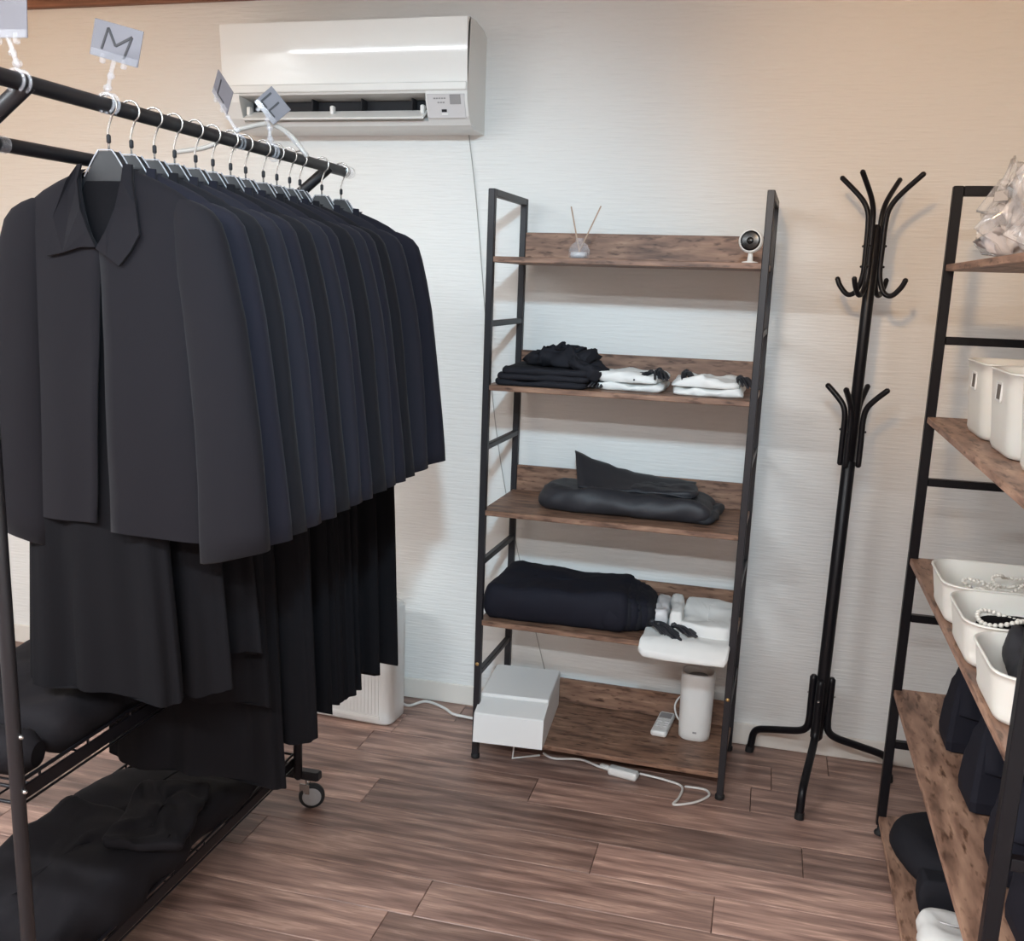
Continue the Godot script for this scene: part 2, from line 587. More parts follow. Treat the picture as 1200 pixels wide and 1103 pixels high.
# ---------------------------------------------------------------- air conditioner
func build_air_conditioner() -> void:
	var t := thing("air_conditioner", "long white wall-mounted air conditioner with its louver open, high on the back wall", "air conditioner", Vector3(-1.728, 1.923, WALL_Z))
	var w := 0.802
	var solid := PackedVector2Array([Vector2(0, 0), Vector2(0.115, 0), Vector2(0.15, 0.008), Vector2(0.175, 0.03), Vector2(0.196, 0.075), Vector2(0.2, 0.1), Vector2(0.2, 0.285), Vector2(0.185, 0.305), Vector2(0.13, 0.308), Vector2(0.04, 0.3), Vector2(0, 0.285)])
	var hollow := PackedVector2Array([Vector2(0, 0), Vector2(0.115, 0), Vector2(0.15, 0.008), Vector2(0.162, 0.02), Vector2(0.15, 0.03), Vector2(0.1, 0.05), Vector2(0.1, 0.088), Vector2(0.196, 0.094), Vector2(0.2, 0.1), Vector2(0.2, 0.285), Vector2(0.185, 0.305), Vector2(0.13, 0.308), Vector2(0.04, 0.3), Vector2(0, 0.285)])
	# profile x = depth, y = height; extruded along the unit's length
	var st := begin()
	var turn := Basis(Vector3(0, 0, 1), Vector3(0, 1, 0), Vector3(-1, 0, 0))
	prism(st, solid, -0.055, 0.0, null, Transform3D(turn, Vector3.ZERO))
	prism(st, hollow, -0.672, -0.055, null, Transform3D(turn, Vector3.ZERO))
	prism(st, solid, -w, -0.672, null, Transform3D(turn, Vector3.ZERO))
	put("body", st, M.ac_body, t)
	st = begin()
	var fp := PackedVector2Array()
	for k in 41:
		var y := lerpf(0.126, 0.3, k / 40.0)
		fp.append(Vector2(0.2 + 0.14 * (y - 0.126) - 0.36 * pow(y - 0.126, 2), y))
	fp.append(Vector2(0.18, 0.306))
	fp.append(Vector2(0.195, 0.126))
	prism(st, fp, -w, 0.0, null, Transform3D(turn, Vector3.ZERO))
	put("front_panel", st, M.ac_gloss, t)
	st = begin()
	box(st, Vector3(w / 2, 0.112, 0.203), Vector3(w - 0.002, 0.023, 0.012), 0.003)
	put("lower_strip", st, M.ac_gloss, t)
	st = begin()
	box(st, Vector3(0.3635, 0.068, 0.106), Vector3(0.612, 0.04, 0.008), 0.001)
	put("outlet_duct", st, M.dark, t)
	for k in 4:
		st = begin()
		box(st, Vector3(0.12 + k * 0.165, 0.07, 0.135), Vector3(0.004, 0.036, 0.045), 0.001)
		put("guide_vane", st, M.dark, t)
	var fl := begin()
	box(fl, Vector3(0.365, 0.037, 0.172), Vector3(0.6, 0.007, 0.055), 0.003, Basis(Vector3.RIGHT, 0.5))
	var flap := put("louver_flap", fl, M.white_plastic, t)
	for x in [0.075, 0.36, 0.655]:
		st = begin()
		box(st, Vector3(x, 0.052, 0.17), Vector3(0.012, 0.026, 0.02), 0.004)
		put("flap_hinge", st, M.white_plastic, flap)
	st = begin()
	box(st, Vector3(0.735, 0.058, 0.187), Vector3(0.118, 0.07, 0.006), 0.002, Basis(Vector3.RIGHT, 0.38))
	var dp := put("display_panel", st, M.ac_panel, t)
	var along := Basis(Vector3.RIGHT, 0.38)
	st = begin()
	for r in 2:
		for k in [5, 3][r]:
			box(st, Vector3(0.70 + k * 0.008 + r * 0.012, 0.078 - r * 0.011, 0.1985 - r * 0.0045), Vector3(0.006, 0.004, 0.002), 0.0004, along)
	put("small_print", st, M.grey, dp)
	st = begin()
	box(st, Vector3(0.765, 0.075, 0.197), Vector3(0.034, 0.028, 0.002), 0.0006, along)
	put("sensor_window", st, M.grey, dp)
	st = begin()
	box(st, Vector3(0.728, 0.045, 0.1855), Vector3(0.016, 0.008, 0.002), 0.0006, along)
	put("indicator_lens", st, M.dark, dp)
	st = begin()
	box(st, Vector3(0.73, 0.036, 0.182), Vector3(0.02, 0.005, 0.003), 0.001, along)
	put("button", st, M.ac_gloss, dp)

# ---------------------------------------------------------------- clothes rack
func build_clothes_rack() -> void:
	var zn := -1.33
	var zf := -2.40
	var xr := -1.17
	var xl := -1.58
	var t := thing("clothes_rack", "black rolling clothes rack with two low wire shelves, carrying the black suits", "clothes rack")
	var st := begin()
	tube(st, [Vector3(RAIL_X, RAIL_Y, -1.18), Vector3(RAIL_X - 0.003, RAIL_Y, -2.535)], 0.0125, 14)
	var rail := put("hanging_rail", st, M.rack_metal, t)
	st = begin()
	tube(st, [Vector3(RAIL_X, RAIL_Y, -2.53), Vector3(RAIL_X, RAIL_Y, -2.556)], 0.0155, 14, true)
	put("end_cap", st, M.clear, rail)
	st = begin()
	tube(st, [Vector3(RAIL_X, RAIL_Y, -2.512), Vector3(RAIL_X, RAIL_Y, -2.53)], 0.0135, 14)
	put("end_collar", st, M.chrome, rail)
	st = begin()
	tube(st, [Vector3(xr, 1.655, zn), Vector3(xr, 1.662, zf)], 0.0115, 12)
	var cb := put("cross_rail", st, M.rack_metal, t)
	st = begin()
	tube(st, [Vector3(xr, 1.6553, zn - 0.052), Vector3(xr, 1.6554, zn - 0.07)], 0.0135, 12)
	put("clear_collar", st, M.clear, cb)
	for z in [zn, zf]:
		for x in [xr, xl]:
			st = begin()
			tube(st, [Vector3(x, 0.1, z), Vector3(x, 1.668, z)], 0.0125, 12, true)
			put("post", st, M.rack_metal, t)
	for z in [zn, zf]:
		st = begin()
		tube(st, [Vector3(xr - 0.012, 1.645, z + 0.004), Vector3(RAIL_X + 0.004, RAIL_Y, z - 0.02)], 0.013, 12)
		put("rail_arm", st, M.rack_metal, t)
	# feet and casters
	for z in [zn, zf]:
		st = begin()
		box(st, Vector3((xl + xr) / 2 + 0.01, 0.104, z - 0.015), Vector3(xr - xl + 0.1, 0.026, 0.03), 0.004)
		var foot := put("foot_bar", st, M.rack_metal, t)
		for x in [xr + 0.02, xl - 0.02]:
			st = begin()
			tube(st, [Vector3(x, 0.092, z - 0.02), Vector3(x, 0.076, z - 0.02)], 0.008, 10)
			box(st, Vector3(x - 0.004, 0.062, z - 0.006), Vector3(0.03, 0.03, 0.004), 0.001)
			put("caster_fork", st, M.chrome, foot)
			st = begin()
			caster(st, Vector3(x + 0.01, 0.0365, z - 0.024), 0.0365, 0.022, true)
			put("caster_tyre", st, M.rubber, foot)
			st = begin()
			caster(st, Vector3(x + 0.01, 0.0365, z - 0.024), 0.027, 0.026, false)
			put("caster_hub", st, M.grey, foot)
	# two wire shelves: the lower at the floor, the upper on the posts
	wire_shelf(t, Vector3(xl, 0.135, zn), Vector3(xr - 0.015, 0.135, zf), "lower_shelf")
	wire_shelf(t, Vector3(xl, 0.575, zn), Vector3(xr - 0.01, 0.575, zf), "upper_shelf")
	for q in [Vector3(xr + 0.012, 0.6, zn), Vector3(xr + 0.012, 0.7, zn)]:
		st = begin()
		tube(st, [q, q + Vector3(0.005, 0, 0.002)], 0.004, 8, true)
		put("bolt", st, M.chrome, t)

func caster(st: SurfaceTool, at: Vector3, r: float, w: float, tyre: bool) -> void:
	var b := Basis(Vector3(0, 0.34, -0.94).normalized(), 0.0)
	var axis := Vector3(0.42, 0, 0.908)
	b = Basis(axis.cross(Vector3.UP).normalized(), axis, axis.cross(Vector3.UP).normalized().cross(axis))
	var prof := [[r * 0.8, -w / 2], [r * 0.93, -w / 2 + 0.001], [r, -w * 0.25], [r, w * 0.25], [r * 0.93, w / 2 - 0.001], [r * 0.8, w / 2]] if tyre else [[r * 0.3, -w / 2], [r * 0.95, -w / 2], [r, -w / 2 + 0.003], [r, w / 2 - 0.003], [r * 0.95, w / 2], [r * 0.75, w / 2 - 0.002], [r * 0.3, w / 2]]
	lathe(st, prof, 28, at, b)

func wire_shelf(t: Node3D, a: Vector3, b: Vector3, called: String) -> void:
	var st := begin()
	for dx in [a.x, b.x]:
		tube(st, [Vector3(dx, a.y + 0.03, a.z), Vector3(dx, a.y + 0.03, b.z)], 0.0035, 8)
		tube(st, [Vector3(dx, a.y - 0.014, a.z), Vector3(dx, a.y - 0.014, b.z)], 0.0025, 8)
		box(st, Vector3(dx, a.y + 0.006, (a.z + b.z) / 2), Vector3(0.005, 0.026, absf(b.z - a.z)), 0.001)
	for z in [a.z, b.z]:
		tube(st, [Vector3(a.x, a.y + 0.03, z), Vector3(b.x, a.y + 0.03, z)], 0.0035, 8)
		tube(st, [Vector3(a.x, a.y, z), Vector3(b.x, a.y, z)], 0.0035, 8)
	var o := put(called, st, M.black_metal, t)
	st = begin()
	for k in 6:
		var x := lerpf(a.x + 0.04, b.x - 0.04, k / 5.0)
		tube(st, [Vector3(x, a.y + 0.003, a.z), Vector3(x, a.y + 0.003, b.z)], 0.002, 6)
	for k in 8:
		var z := lerpf(a.z, b.z, (k + 0.5) / 8.0)
		tube(st, [Vector3(a.x, a.y, z), Vector3(b.x, a.y, z)], 0.002, 6)
		for x in [a.x, b.x]:
			tube(st, [Vector3(x, a.y, z), Vector3(x, a.y + 0.03, z)], 0.0025, 6)
	put("wire_grid", st, M.black_metal, o)

# ---------------------------------------------------------------- clothes
const J_W := [[-0.100, 0.046], [-0.108, 0.068], [-0.122, 0.104], [-0.142, 0.145], [-0.165, 0.172], [-0.20, 0.178], [-0.30, 0.170], [-0.45, 0.163], [-0.58, 0.168], [-0.72, 0.176]]
const J_B := [[-0.100, 0.013], [-0.13, 0.022], [-0.2, 0.029], [-0.4, 0.028], [-0.72, 0.031]]

func jacket_z(x: float, y: float, salt: float) -> float:
	var w := table(J_W, y)
	var b := table(J_B, y)
	var e := clampf(absf(x) / w, 0.0, 1.0)
	var drop := clampf((-y - 0.25) / 0.45, 0.0, 1.0)
	return b * sqrt(maxf(0.0, 1.0 - pow(e, 3.0))) + (1 - e * e) * (0.004 * drop * sin(x * 38.0 + salt * 2.1) + 0.004 * noise.get_noise_3d(x * 9 + salt * 5, y * 4, salt))

func make_jacket(salt: float, cloth: Material, label: String) -> Node3D:
	var t := thing("jacket", label, "jacket", Vector3.ZERO, 0, "black jackets on the rail")
	var rows := []
	for k in 26:
		rows.append(lerpf(-0.100, -0.715, pow(k / 25.0, 1.35)))
	var st := begin()
	for side in [1, -1]:
		var grid := []
		for y in rows:
			var xc: float
			if y > -0.226:
				xc = 0.046 * pow((y + 0.226) / 0.126, 0.5)
			else:
				xc = 0.036 * pow((-y - 0.226) / 0.49, 0.8) if side < 0 else -0.004
			var r := PackedVector3Array()
			for j in 15:
				var f := j / 14.0
				f = 1.0 - pow(1.0 - f, 1.6)
				var x: float = lerpf(xc, table(J_W, y), f)
				var hem := 0.02 * clampf((-y - 0.5) / 0.2, 0, 1) * (0.6 if side < 0 else 0.0)
				r.append(Vector3(side * x, y + hem * (1 - f) - 0.008 * clampf((-y - 0.5) / 0.2, 0, 1) * f * (1 if side > 0 else -1), jacket_z(x * side, y, salt) + 0.004))
			grid.append(r)
		sheet(st, grid, side > 0)
		# facing: the turned-in edge along the opening
		var lip := []
		for r in grid:
			var p: Vector3 = r[0]
			lip.append(PackedVector3Array([p + Vector3(side * 0.012, 0, -0.006), p + Vector3(0, 0, -0.003), p]))
		sheet(st, lip, side > 0)
	var back := []
	for y in rows:
		var r := PackedVector3Array()
		for j in 21:
			var x := lerpf(-1, 1, j / 20.0)
			x = signf(x) * (1.0 - pow(1.0 - absf(x), 1.6)) * table(J_W, y)
			r.append(Vector3(x, y - 0.004, -jacket_z(x, y, salt + 3.0) + 0.004 * (1 if absf(x) > table(J_W, y) * 0.999 else 0)))
		back.append(r)
	sheet(st, back, false)
	put("body", st, cloth, t)
	# sleeves
	for side in [1, -1]:
		st = begin()
		var rings := []
		for s in [[-0.148, 0.142, 0.012, 0.008], [-0.155, 0.151, 0.024, 0.014], [-0.166, 0.160, 0.035, 0.020], [-0.184, 0.167, 0.043, 0.025], [-0.215, 0.173, 0.048, 0.027], [-0.27, 0.183, 0.052, 0.028], [-0.34, 0.194, 0.056, 0.028], [-0.42, 0.203, 0.058, 0.027], [-0.52, 0.212, 0.060, 0.027], [-0.62, 0.219, 0.063, 0.027], [-0.70, 0.223, 0.065, 0.028], [-0.742, 0.225, 0.066, 0.028], [-0.744, 0.225, 0.060, 0.023], [-0.70, 0.223, 0.058, 0.021]]:
			var r := PackedVector3Array()
			for i in 28:
				var a: float = -TAU * i / 28.0 * side
				var bump := 1.0 + 0.05 * sin(3 * a + salt + s[0] * 9.0) * clampf((-s[0] - 0.2) / 0.3, 0, 1)
				var sx: float = side * s[1] + cos(a) * s[2] * bump
				var tilt := 0.018 * clampf((-s[0] - 0.6) / 0.14, 0, 1)
				var q := cos(a)
				r.append(Vector3(sx, s[0] + tilt * q * side, 0.006 + signf(sin(a)) * pow(absf(sin(a)), 0.8) * s[3] + 0.003 * noise.get_noise_3d(sx * 12, s[0] * 6, salt + side)))
			if side < 0:
				r.reverse()
			rings.append(r)
		rings.reverse()
		loft(st, rings, true, true)
		put("sleeve", st, cloth, t)
	# collar
	for side in [1, -1]:
		st = begin()
		var poly := PackedVector2Array()
		var shape := [[0.041, -0.093], [0.053, -0.094], [0.062, -0.12], [0.072, -0.16], [0.080, -0.206], [0.062, -0.233], [0.040, -0.257], [0.016, -0.242], [-0.004, -0.230], [0.018, -0.2], [0.034, -0.165], [0.043, -0.12]]
		if side < 0:
			shape = [[0.041, -0.093], [0.053, -0.094], [0.066, -0.12], [0.088, -0.18], [0.104, -0.244], [0.07, -0.238], [0.035, -0.228], [0.004, -0.228], [0.018, -0.2], [0.034, -0.165], [0.043, -0.12]]
		for p in shape:
			poly.append(Vector2(side * p[0], p[1]))
		prism(st, poly, 0.004, 0.0085, func(p): return jacket_z(p.x, clampf(p.y, -0.3, -0.103), salt) * (1.0 if p.y < -0.1 else 0.8) + 0.004)
		put("collar", st, cloth, t)
	return t

func sheet(st: SurfaceTool, grid: Array, flip: bool) -> void:
	st.set_smooth_group(0)
	for k in grid.size() - 1:
		for j in grid[k].size() - 1:
			var a: Vector3 = grid[k][j]
			var b: Vector3 = grid[k][j + 1]
			var c: Vector3 = grid[k + 1][j + 1]
			var d: Vector3 = grid[k + 1][j]
			if flip:
				quad(st, a, d, c, b)
			else:
				quad(st, a, b, c, d)

func make_dress(hem: float, hw: float, dx: float, salt: float, label: String, at: Vector3) -> Node3D:
	var t := thing("dress", label, "dress", at, 0, "black dresses under the jackets")
	var st := begin()
	var ws := [[-0.105, 0.06], [-0.16, 0.13], [-0.25, 0.125], [-0.42, 0.118], [-0.66, hw * 0.86], [hem - 0.001, hw]]
	var rings := []
	var n := 72
	for k in 25:
		var y := lerpf(-0.12, hem, k / 24.0)
		var w := table(ws, y)
		var b := lerpf(0.016, 0.024, clampf(-y, 0, 1))
		var grow := clampf((-y - 0.45) / 0.5, 0.0, 1.0)
		var r := PackedVector3Array()
		for i in n:
			var a := TAU * i / n
			var pleat := grow * (0.010 * sin(a * 7.0 + salt) + 0.006 * sin(a * 12.0 + salt * 2.3 + y * 3.0))
			var shift := dx * clampf((-y - 0.3) / 0.4, 0.0, 1.0)
			r.append(Vector3(shift + cos(-a) * (w + pleat * 0.5), y + (0.007 * sin(a * 3 + salt)) * grow * (1.0 if k > 20 else 0.0) * (k - 20) / 4.0, -sin(a) * (b + pleat) - 0.004))
		rings.append(r)
	rings.reverse()
	loft(st, rings, true, true)
	put("skirt", st, M.skirt, t)
	return t

func make_hanger(label: String) -> Node3D:
	var t := thing("hanger", label, "hanger", Vector3.ZERO, 0, "black hangers on the rail")
	var st := begin()
	var poly := PackedVector2Array()
	for p in [[0.013, -0.072], [0.019, -0.08], [0.04, -0.113], [0.085, -0.13], [0.12, -0.147], [0.12, -0.158], [0.06, -0.156], [0.0, -0.153], [-0.06, -0.156], [-0.12, -0.158], [-0.12, -0.147], [-0.085, -0.13], [-0.04, -0.113], [-0.019, -0.08], [-0.013, -0.072]]:
		poly.append(Vector2(p[0], p[1]))
	prism(st, poly, -0.009, 0.010)
	put("shoulder_bar", st, M.hanger, t)
	st = begin()
	for s in [-1, 1]:
		for z in [-0.009, 0.011]:
			tube(st, [Vector3(s * 0.013, -0.0705, z), Vector3(s * 0.0205, -0.08, z), Vector3(s * 0.042, -0.1125, z)], 0.0013, 6, true)
	tube(st, [Vector3(-0.013, -0.0705, 0.011), Vector3(0.013, -0.0705, 0.011)], 0.0011, 6)
	put("glossy_rim", st, M.rim, t)
	st = begin()
	var path := []
	for k in 15:
		var a := deg_to_rad(lerpf(200.0, -60.0, k / 14.0))
		path.append(Vector3(cos(a) * 0.0175, 0.001 + sin(a) * 0.0175, 0))
	path.append(Vector3(0.003, -0.027, 0))
	path.append(Vector3(-0.001, -0.04, 0))
	path.append(Vector3(0, -0.072, 0))
	tube(st, path, 0.0019, 8, true)
	put("hook", st, M.chrome, t)
	st = begin()
	tube(st, [Vector3(0, -0.047, 0), Vector3(0, -0.057, 0)], 0.0038, 10, true)
	put("ferrule", st, M.dark, t)
	return t

func build_clothes() -> void:
	var order := ["first", "second", "third", "fourth", "fifth", "sixth", "seventh", "eighth", "ninth", "tenth", "eleventh", "twelfth", "thirteenth", "last"]
	var zs := [-1.543, -1.606, -1.675, -1.739, -1.811, -1.874, -1.943, -2.005, -2.083, -2.146, -2.209, -2.262, -2.383, -2.50]
	# hem height, half width and sideways shift of each dress, near to far
	var hems := [0.70, 0.70, 0.755, 0.62, 0.41, 0.49, 0.49, 0.475, 0.46, 0.46, 0.45, 0.44, 0.44, 0.43]
	var hws := [0.165, 0.16, 0.17, 0.18, 0.215, 0.18, 0.16, 0.155, 0.155, 0.155, 0.155, 0.155, 0.16, 0.165]
	var dxs := [-0.065, 0.0, 0.02, 0.0, -0.04, 0.03, 0.01, 0.0, 0.005, 0.0, 0.005, 0.0, 0.0, 0.005]
	var protos := []
	for i in 14:
		var at := Vector3(RAIL_X, RAIL_Y, zs[i])
		var turn: float = [-0.03, 0.02, 0.0, 0.03, -0.02, 0.01, 0.03, -0.03, 0.0, 0.02, -0.02, 0.03, 0.0, 0.02][i]
		var which: String = order[i] + (" from the near end of the rail" if i < 13 else " at the far end of the rail")
		var jl := "collared black jacket hanging " + which
		if i == 0:
			jl = "frontmost black jacket, its open collar showing the hanger"
		if i < 4:
			protos.append(make_jacket(float(i) * 1.7 + 0.4, M.cloth[i], jl))
			protos[i].position = at
			protos[i].rotation.y = turn
		else:
			copy_of(protos[1 + (i - 1) % 3], jl, at, turn)
		var dl: String = "black dress under the " + (order[i] + " jacket from the near end" if i < 13 else "jacket at the far end of the rail")
		if i == 4:
			dl = "longest black dress, hem down by the garment bags, under the fifth jacket"
		make_dress(hems[i] - RAIL_Y, hws[i], dxs[i], i * 1.3, dl, at).rotation.y = turn * 0.5
		var hl := "black hanger with steel hook, " + which
		if i == 0:
			make_hanger("black hanger with steel hook, wholly seen in the frontmost jacket's collar").position = at
		else:
			copy_of(get_node("hanger"), hl, at, turn + 0.04)
	# size cards on clear clips
	size_card("M", Vector3(RAIL_X + 0.015, RAIL_Y, -1.525), Vector3(0.02, 0.092, 0), Vector3(0, -0.05, -0.26), Vector2(0.094, 0.055), "grey card with a handwritten M on a clear clip above the rail")
	size_card("L", Vector3(RAIL_X - 0.005, RAIL_Y, -1.98), Vector3(-0.03, 0.098, 0), Vector3(0, -0.62, -0.66), Vector2(0.085, 0.05), "white card marked L seen almost edge-on on a clear clip")
	size_card("LL", Vector3(RAIL_X - 0.0, RAIL_Y, -2.12), Vector3(0.005, 0.094, 0), Vector3(0, 0.35, -0.85), Vector2(0.062, 0.05), "grey card marked LL tilted like a diamond before the air conditioner")
	size_card("", Vector3(RAIL_X, RAIL_Y, -1.335), Vector3(-0.012, 0.102, 0), Vector3(0, -0.1, -0.05), Vector2(0.075, 0.085), "grey size card on a clear clip nearest the rail's front end, cut by the frame")
	clear_hanger()
	garment_bags()

func size_card(text: String, at: Vector3, off: Vector3, turn: Vector3, size: Vector2, label: String) -> void:
	var t := thing("size_card", label, "sign", at, 0, "size cards on the rail")
	var st := begin()
	var b := Basis.from_euler(turn)
	box(st, off, Vector3(size.x, size.y, 0.0015), 0.0004, b)
	var card := put("card", st, M.card, t)
	var strokes := {"M": [[-0.27, -0.28, -0.2, 0.34], [-0.2, 0.34, 0.0, -0.1], [0.0, -0.1, 0.3, 0.26], [0.3, 0.26, 0.2, -0.4]], "L": [[-0.2, 0.34, -0.2, -0.3], [-0.2, -0.3, 0.22, -0.3]], "LL": [[-0.34, 0.3, -0.34, -0.26], [-0.34, -0.26, -0.06, -0.26], [0.06, 0.3, 0.06, -0.26], [0.06, -0.26, 0.34, -0.26]]}
	if strokes.has(text):
		st = begin()
		for s in strokes[text]:
			bar(st, off + b * Vector3(s[0] * size.x, s[1] * size.y, 0.0014), off + b * Vector3(s[2] * size.x, s[3] * size.y, 0.0014), 0.0042, 0.001, b.z, 0.0003)
		put("handwritten_letter", st, M.ink, card)
	# clear holder along the card's lower edge, ball joint, spring clip on the rail
	st = begin()
	var low := off + b * Vector3(0, -size.y / 2 + 0.005, 0)
	box(st, low, Vector3(size.x * 0.96, 0.012, 0.005), 0.001, b)
	for s in [-0.22, 0.22]:
		box(st, low + b * Vector3(s * size.x, -0.006, 0), Vector3(0.008, 0.016, 0.009), 0.002, b)
	put("holder", st, M.clear, t)
	st = begin()
	tube(st, smooth_path([low + Vector3(0, -0.004, 0), Vector3(low.x * 0.6, low.y * 0.62 + 0.006, 0), Vector3(0, 0.022, 0)]), 0.0035, 8, true)
	lathe(st, [[0.0, -0.006], [0.005, -0.004], [0.0065, 0.0], [0.005, 0.004], [0.0, 0.006]], 12, Vector3(low.x * 0.5, low.y * 0.6, 0))
	lathe(st, [[0.0, -0.007], [0.006, -0.004], [0.0075, 0.0], [0.006, 0.004], [0.0, 0.007]], 12, Vector3(0, 0.024, 0))
	put("stem", st, M.clear, t)
	st = begin()
	for z in [-0.007, 0.007]:
		var arc := []
		for k in 17:
			var a := deg_to_rad(lerpf(-60, 240, k / 16.0))
			arc.append(Vector3(cos(a) * 0.0155, sin(a) * 0.0155, z))
		tube(st, arc, 0.0026, 8, true)
	put("clip", st, M.clear, t)

func clear_hanger() -> void:
	var t := thing("clear_hanger", "clear plastic hanger lying across the rail under the diamond-tilted card", "hanger", Vector3(RAIL_X, RAIL_Y, -2.135))
	var st := begin()
	tube(st, smooth_path([Vector3(-0.245, 0.0, 0.0), Vector3(-0.16, 0.012, 0), Vector3(-0.1, 0.042, 0), Vector3(-0.03, 0.058, 0), Vector3(0.0, 0.056, 0), Vector3(0.04, 0.034, 0), Vector3(0.078, -0.008, 0)]), 0.0055, 10, true)
	put("arm", st, M.grey_clear, t)
	st = begin()
	tube(st, [Vector3(0.03, 0.04, 0.006), Vector3(0.078, -0.006, 0.006)], 0.003, 8, true)
	lathe(st, [[0.0, -0.005], [0.006, 0.0], [0.0, 0.005]], 10, Vector3(0.076, -0.005, 0.004))
	put("glossy_edge", st, M.clear, t)
	st = begin()
	tube(st, smooth_path([Vector3(0, 0.055, 0), Vector3(-0.012, 0.036, 0), Vector3(-0.0165, 0.008, 0), Vector3(-0.008, -0.016, 0), Vector3(0.008, -0.017, 0)]), 0.003, 8, true)
	put("hook", st, M.clear, t)

func garment_bags() -> void:
	# lower shelf: black garment bags laid flat, slumping over the shelf
	var y := 0.139
	var st := begin()
	cushion(st, Vector3(0.34, 0.085, 0.62), 0.03, 0.03, 0.028, 3.2, 1.0, Transform3D(Basis(Vector3.UP, 0.04), Vector3.ZERO), func(v: Vector3): return Vector3(v.x, v.y + 0.02 * sin(v.z * 9.0), v.z), 84)
	var o := put("garment_bag", st, M.cover)
	o.position = Vector3(-1.36, y, -2.06)
	tag(o, "black cloth garment bag on the lower rack shelf, towards the wall", "garment bag", "black garment bags on the rack's lower shelf")
	st = begin()
	cushion(st, Vector3(0.34, 0.10, 0.52), 0.03, 0.035, 0.028, 3.4, 2.0, Transform3D(Basis(Vector3.UP, -0.06), Vector3.ZERO), func(v: Vector3): return Vector3(v.x, v.y * (1.0 + 0.5 * smoothstep(0.1, -0.25, v.x) * smoothstep(0.05, -0.25, v.z)), v.z), 84)
	o = put("garment_bag", st, M.cover)
	o.position = Vector3(-1.355, y, -1.62)
	tag(o, "black cloth garment bag on the lower rack shelf, nearest and peaked at its corner", "garment bag", "black garment bags on the rack's lower shelf")
	st = begin()
	cushion(st, Vector3(0.17, 0.018, 0.3), 0.03, 0.008, 0.018, 8.0, 3.0, Transform3D(Basis(Vector3.UP, 0.25), Vector3.ZERO), func(v: Vector3): return v + Vector3(0, -0.35 * maxf(0.0, v.x) * v.x * 3.0, 0))
	o = put("garment_bag", st, M.cover)
	o.position = Vector3(-1.25, y + 0.115, -1.86)
	tag(o, "loose black cloth flap lying over the two garment bags' meeting edge", "cloth")
	# upper shelf: two folded black garments, one with a rolled near end
	st = begin()
	cushion(st, Vector3(0.36, 0.09, 0.5), 0.04, 0.04, 0.02, 5.0, 4.0, Transform3D.IDENTITY, null, 72)
	o = put("folded_garment", st, M.cover)
	o.position = Vector3(-1.372, 0.579, -1.72)
	tag(o, "folded black garment on the upper rack shelf behind the front post", "garment")
	st = begin()
	var roll := []
	for k in 12:
		var x := lerpf(-0.16, 0.16, k / 11.0)
		roll.append(Vector3(x, 0.045 + 0.004 * sin(x * 30), 0.006 * sin(x * 22)))
	tube(st, roll, 0.042, 18, true)
	o = put("rolled_garment", st, M.cover)
	o.position = Vector3(-1.385, 0.579, -1.415)
	tag(o, "rolled black garment at the near end of the upper rack shelf", "garment")

# ---------------------------------------------------------------- shelf racks
func at_back(u: float, y: float, v: float) -> Vector3:
	return BACK_AT + Basis(Vector3.UP, BACK_TURN) * Vector3(u, y, v)

func at_side(u: float, y: float, v: float) -> Vector3:
	return SIDE_AT + Basis(Vector3.UP, SIDE_TURN) * Vector3(u, y, v)

func post(t: Node3D, a: Vector3, b: Vector3, w: float, called: String, mat_: Material) -> MeshInstance3D:
	var st := begin()
	bar(st, a, b, w, w, Vector3(0, 0, 1) if absf((b - a).normalized().z) < 0.9 else Vector3.UP, 0.0018)
	return put(called, st, mat_, t)

func build_back_shelf() -> void:
	var w := 0.7785
	var d := 0.3623
	var h := 1.7278
	var tiers := [1.5427, 1.1779, 0.803, 0.4575, 0.0832]
	var rungs := [1.3529, 0.9924, 0.6397, 0.2827]
	var t := thing("shelf_rack", "five-tier rack of dark steel ladder frames and rustic brown boards against the back wall", "shelf", BACK_AT, BACK_TURN)
	var pw := 0.02
	for x in [pw / 2, w - pw / 2]:
		for z in [-pw / 2, -d + pw / 2]:
			var p := post(t, Vector3(x, 0.012, z), Vector3(x, h, z), pw, "post", M.frame)
			var st := begin()
			lathe(st, [[0.013, 0.0], [0.014, 0.003], [0.014, 0.012], [0.011, 0.016]], 14, Vector3(x, 0, z))
			put("foot", st, M.rubber, p)
		post(t, Vector3(x, h - pw / 2, -pw), Vector3(x, h - pw / 2, -d + pw), pw, "top_rail", M.frame)
		for y in rungs:
			post(t, Vector3(x, y, -pw), Vector3(x, y, -d + pw), 0.017, "rung", M.frame)
	for i in 5:
		var y: float = tiers[i]
		var st := begin()
		box(st, Vector3.ZERO, Vector3(w - 2 * pw - 0.004 + 0.03, 0.016, d - 0.012), 0.0015)
		var o := put("shelf_board", st, M.rustic[i], t)
		o.position = Vector3(w / 2, y - 0.008, -d / 2 + 0.004)
		st = begin()
		box(st, Vector3.ZERO, Vector3(w - 2 * pw, 0.084, 0.012), 0.0015)
		o = put("back_board", st, M.rustic[(i + 2) % 5], t)
		o.position = Vector3(w / 2, y + 0.0415, -d + 0.012)
		if i == 4:
			for x in [0.01, w - 0.01]:
				st = begin()
				lathe(st, [[0.006, 0.0], [0.005, 0.002], [0.002, 0.003]], 12, Vector3(x, y - 0.008 + (0.24 if i == 4 else -0.10), 0.0), Basis(Vector3.RIGHT, PI / 2))
				put("bolt", st, M.brass, t)
	things_on_back_shelf(tiers)

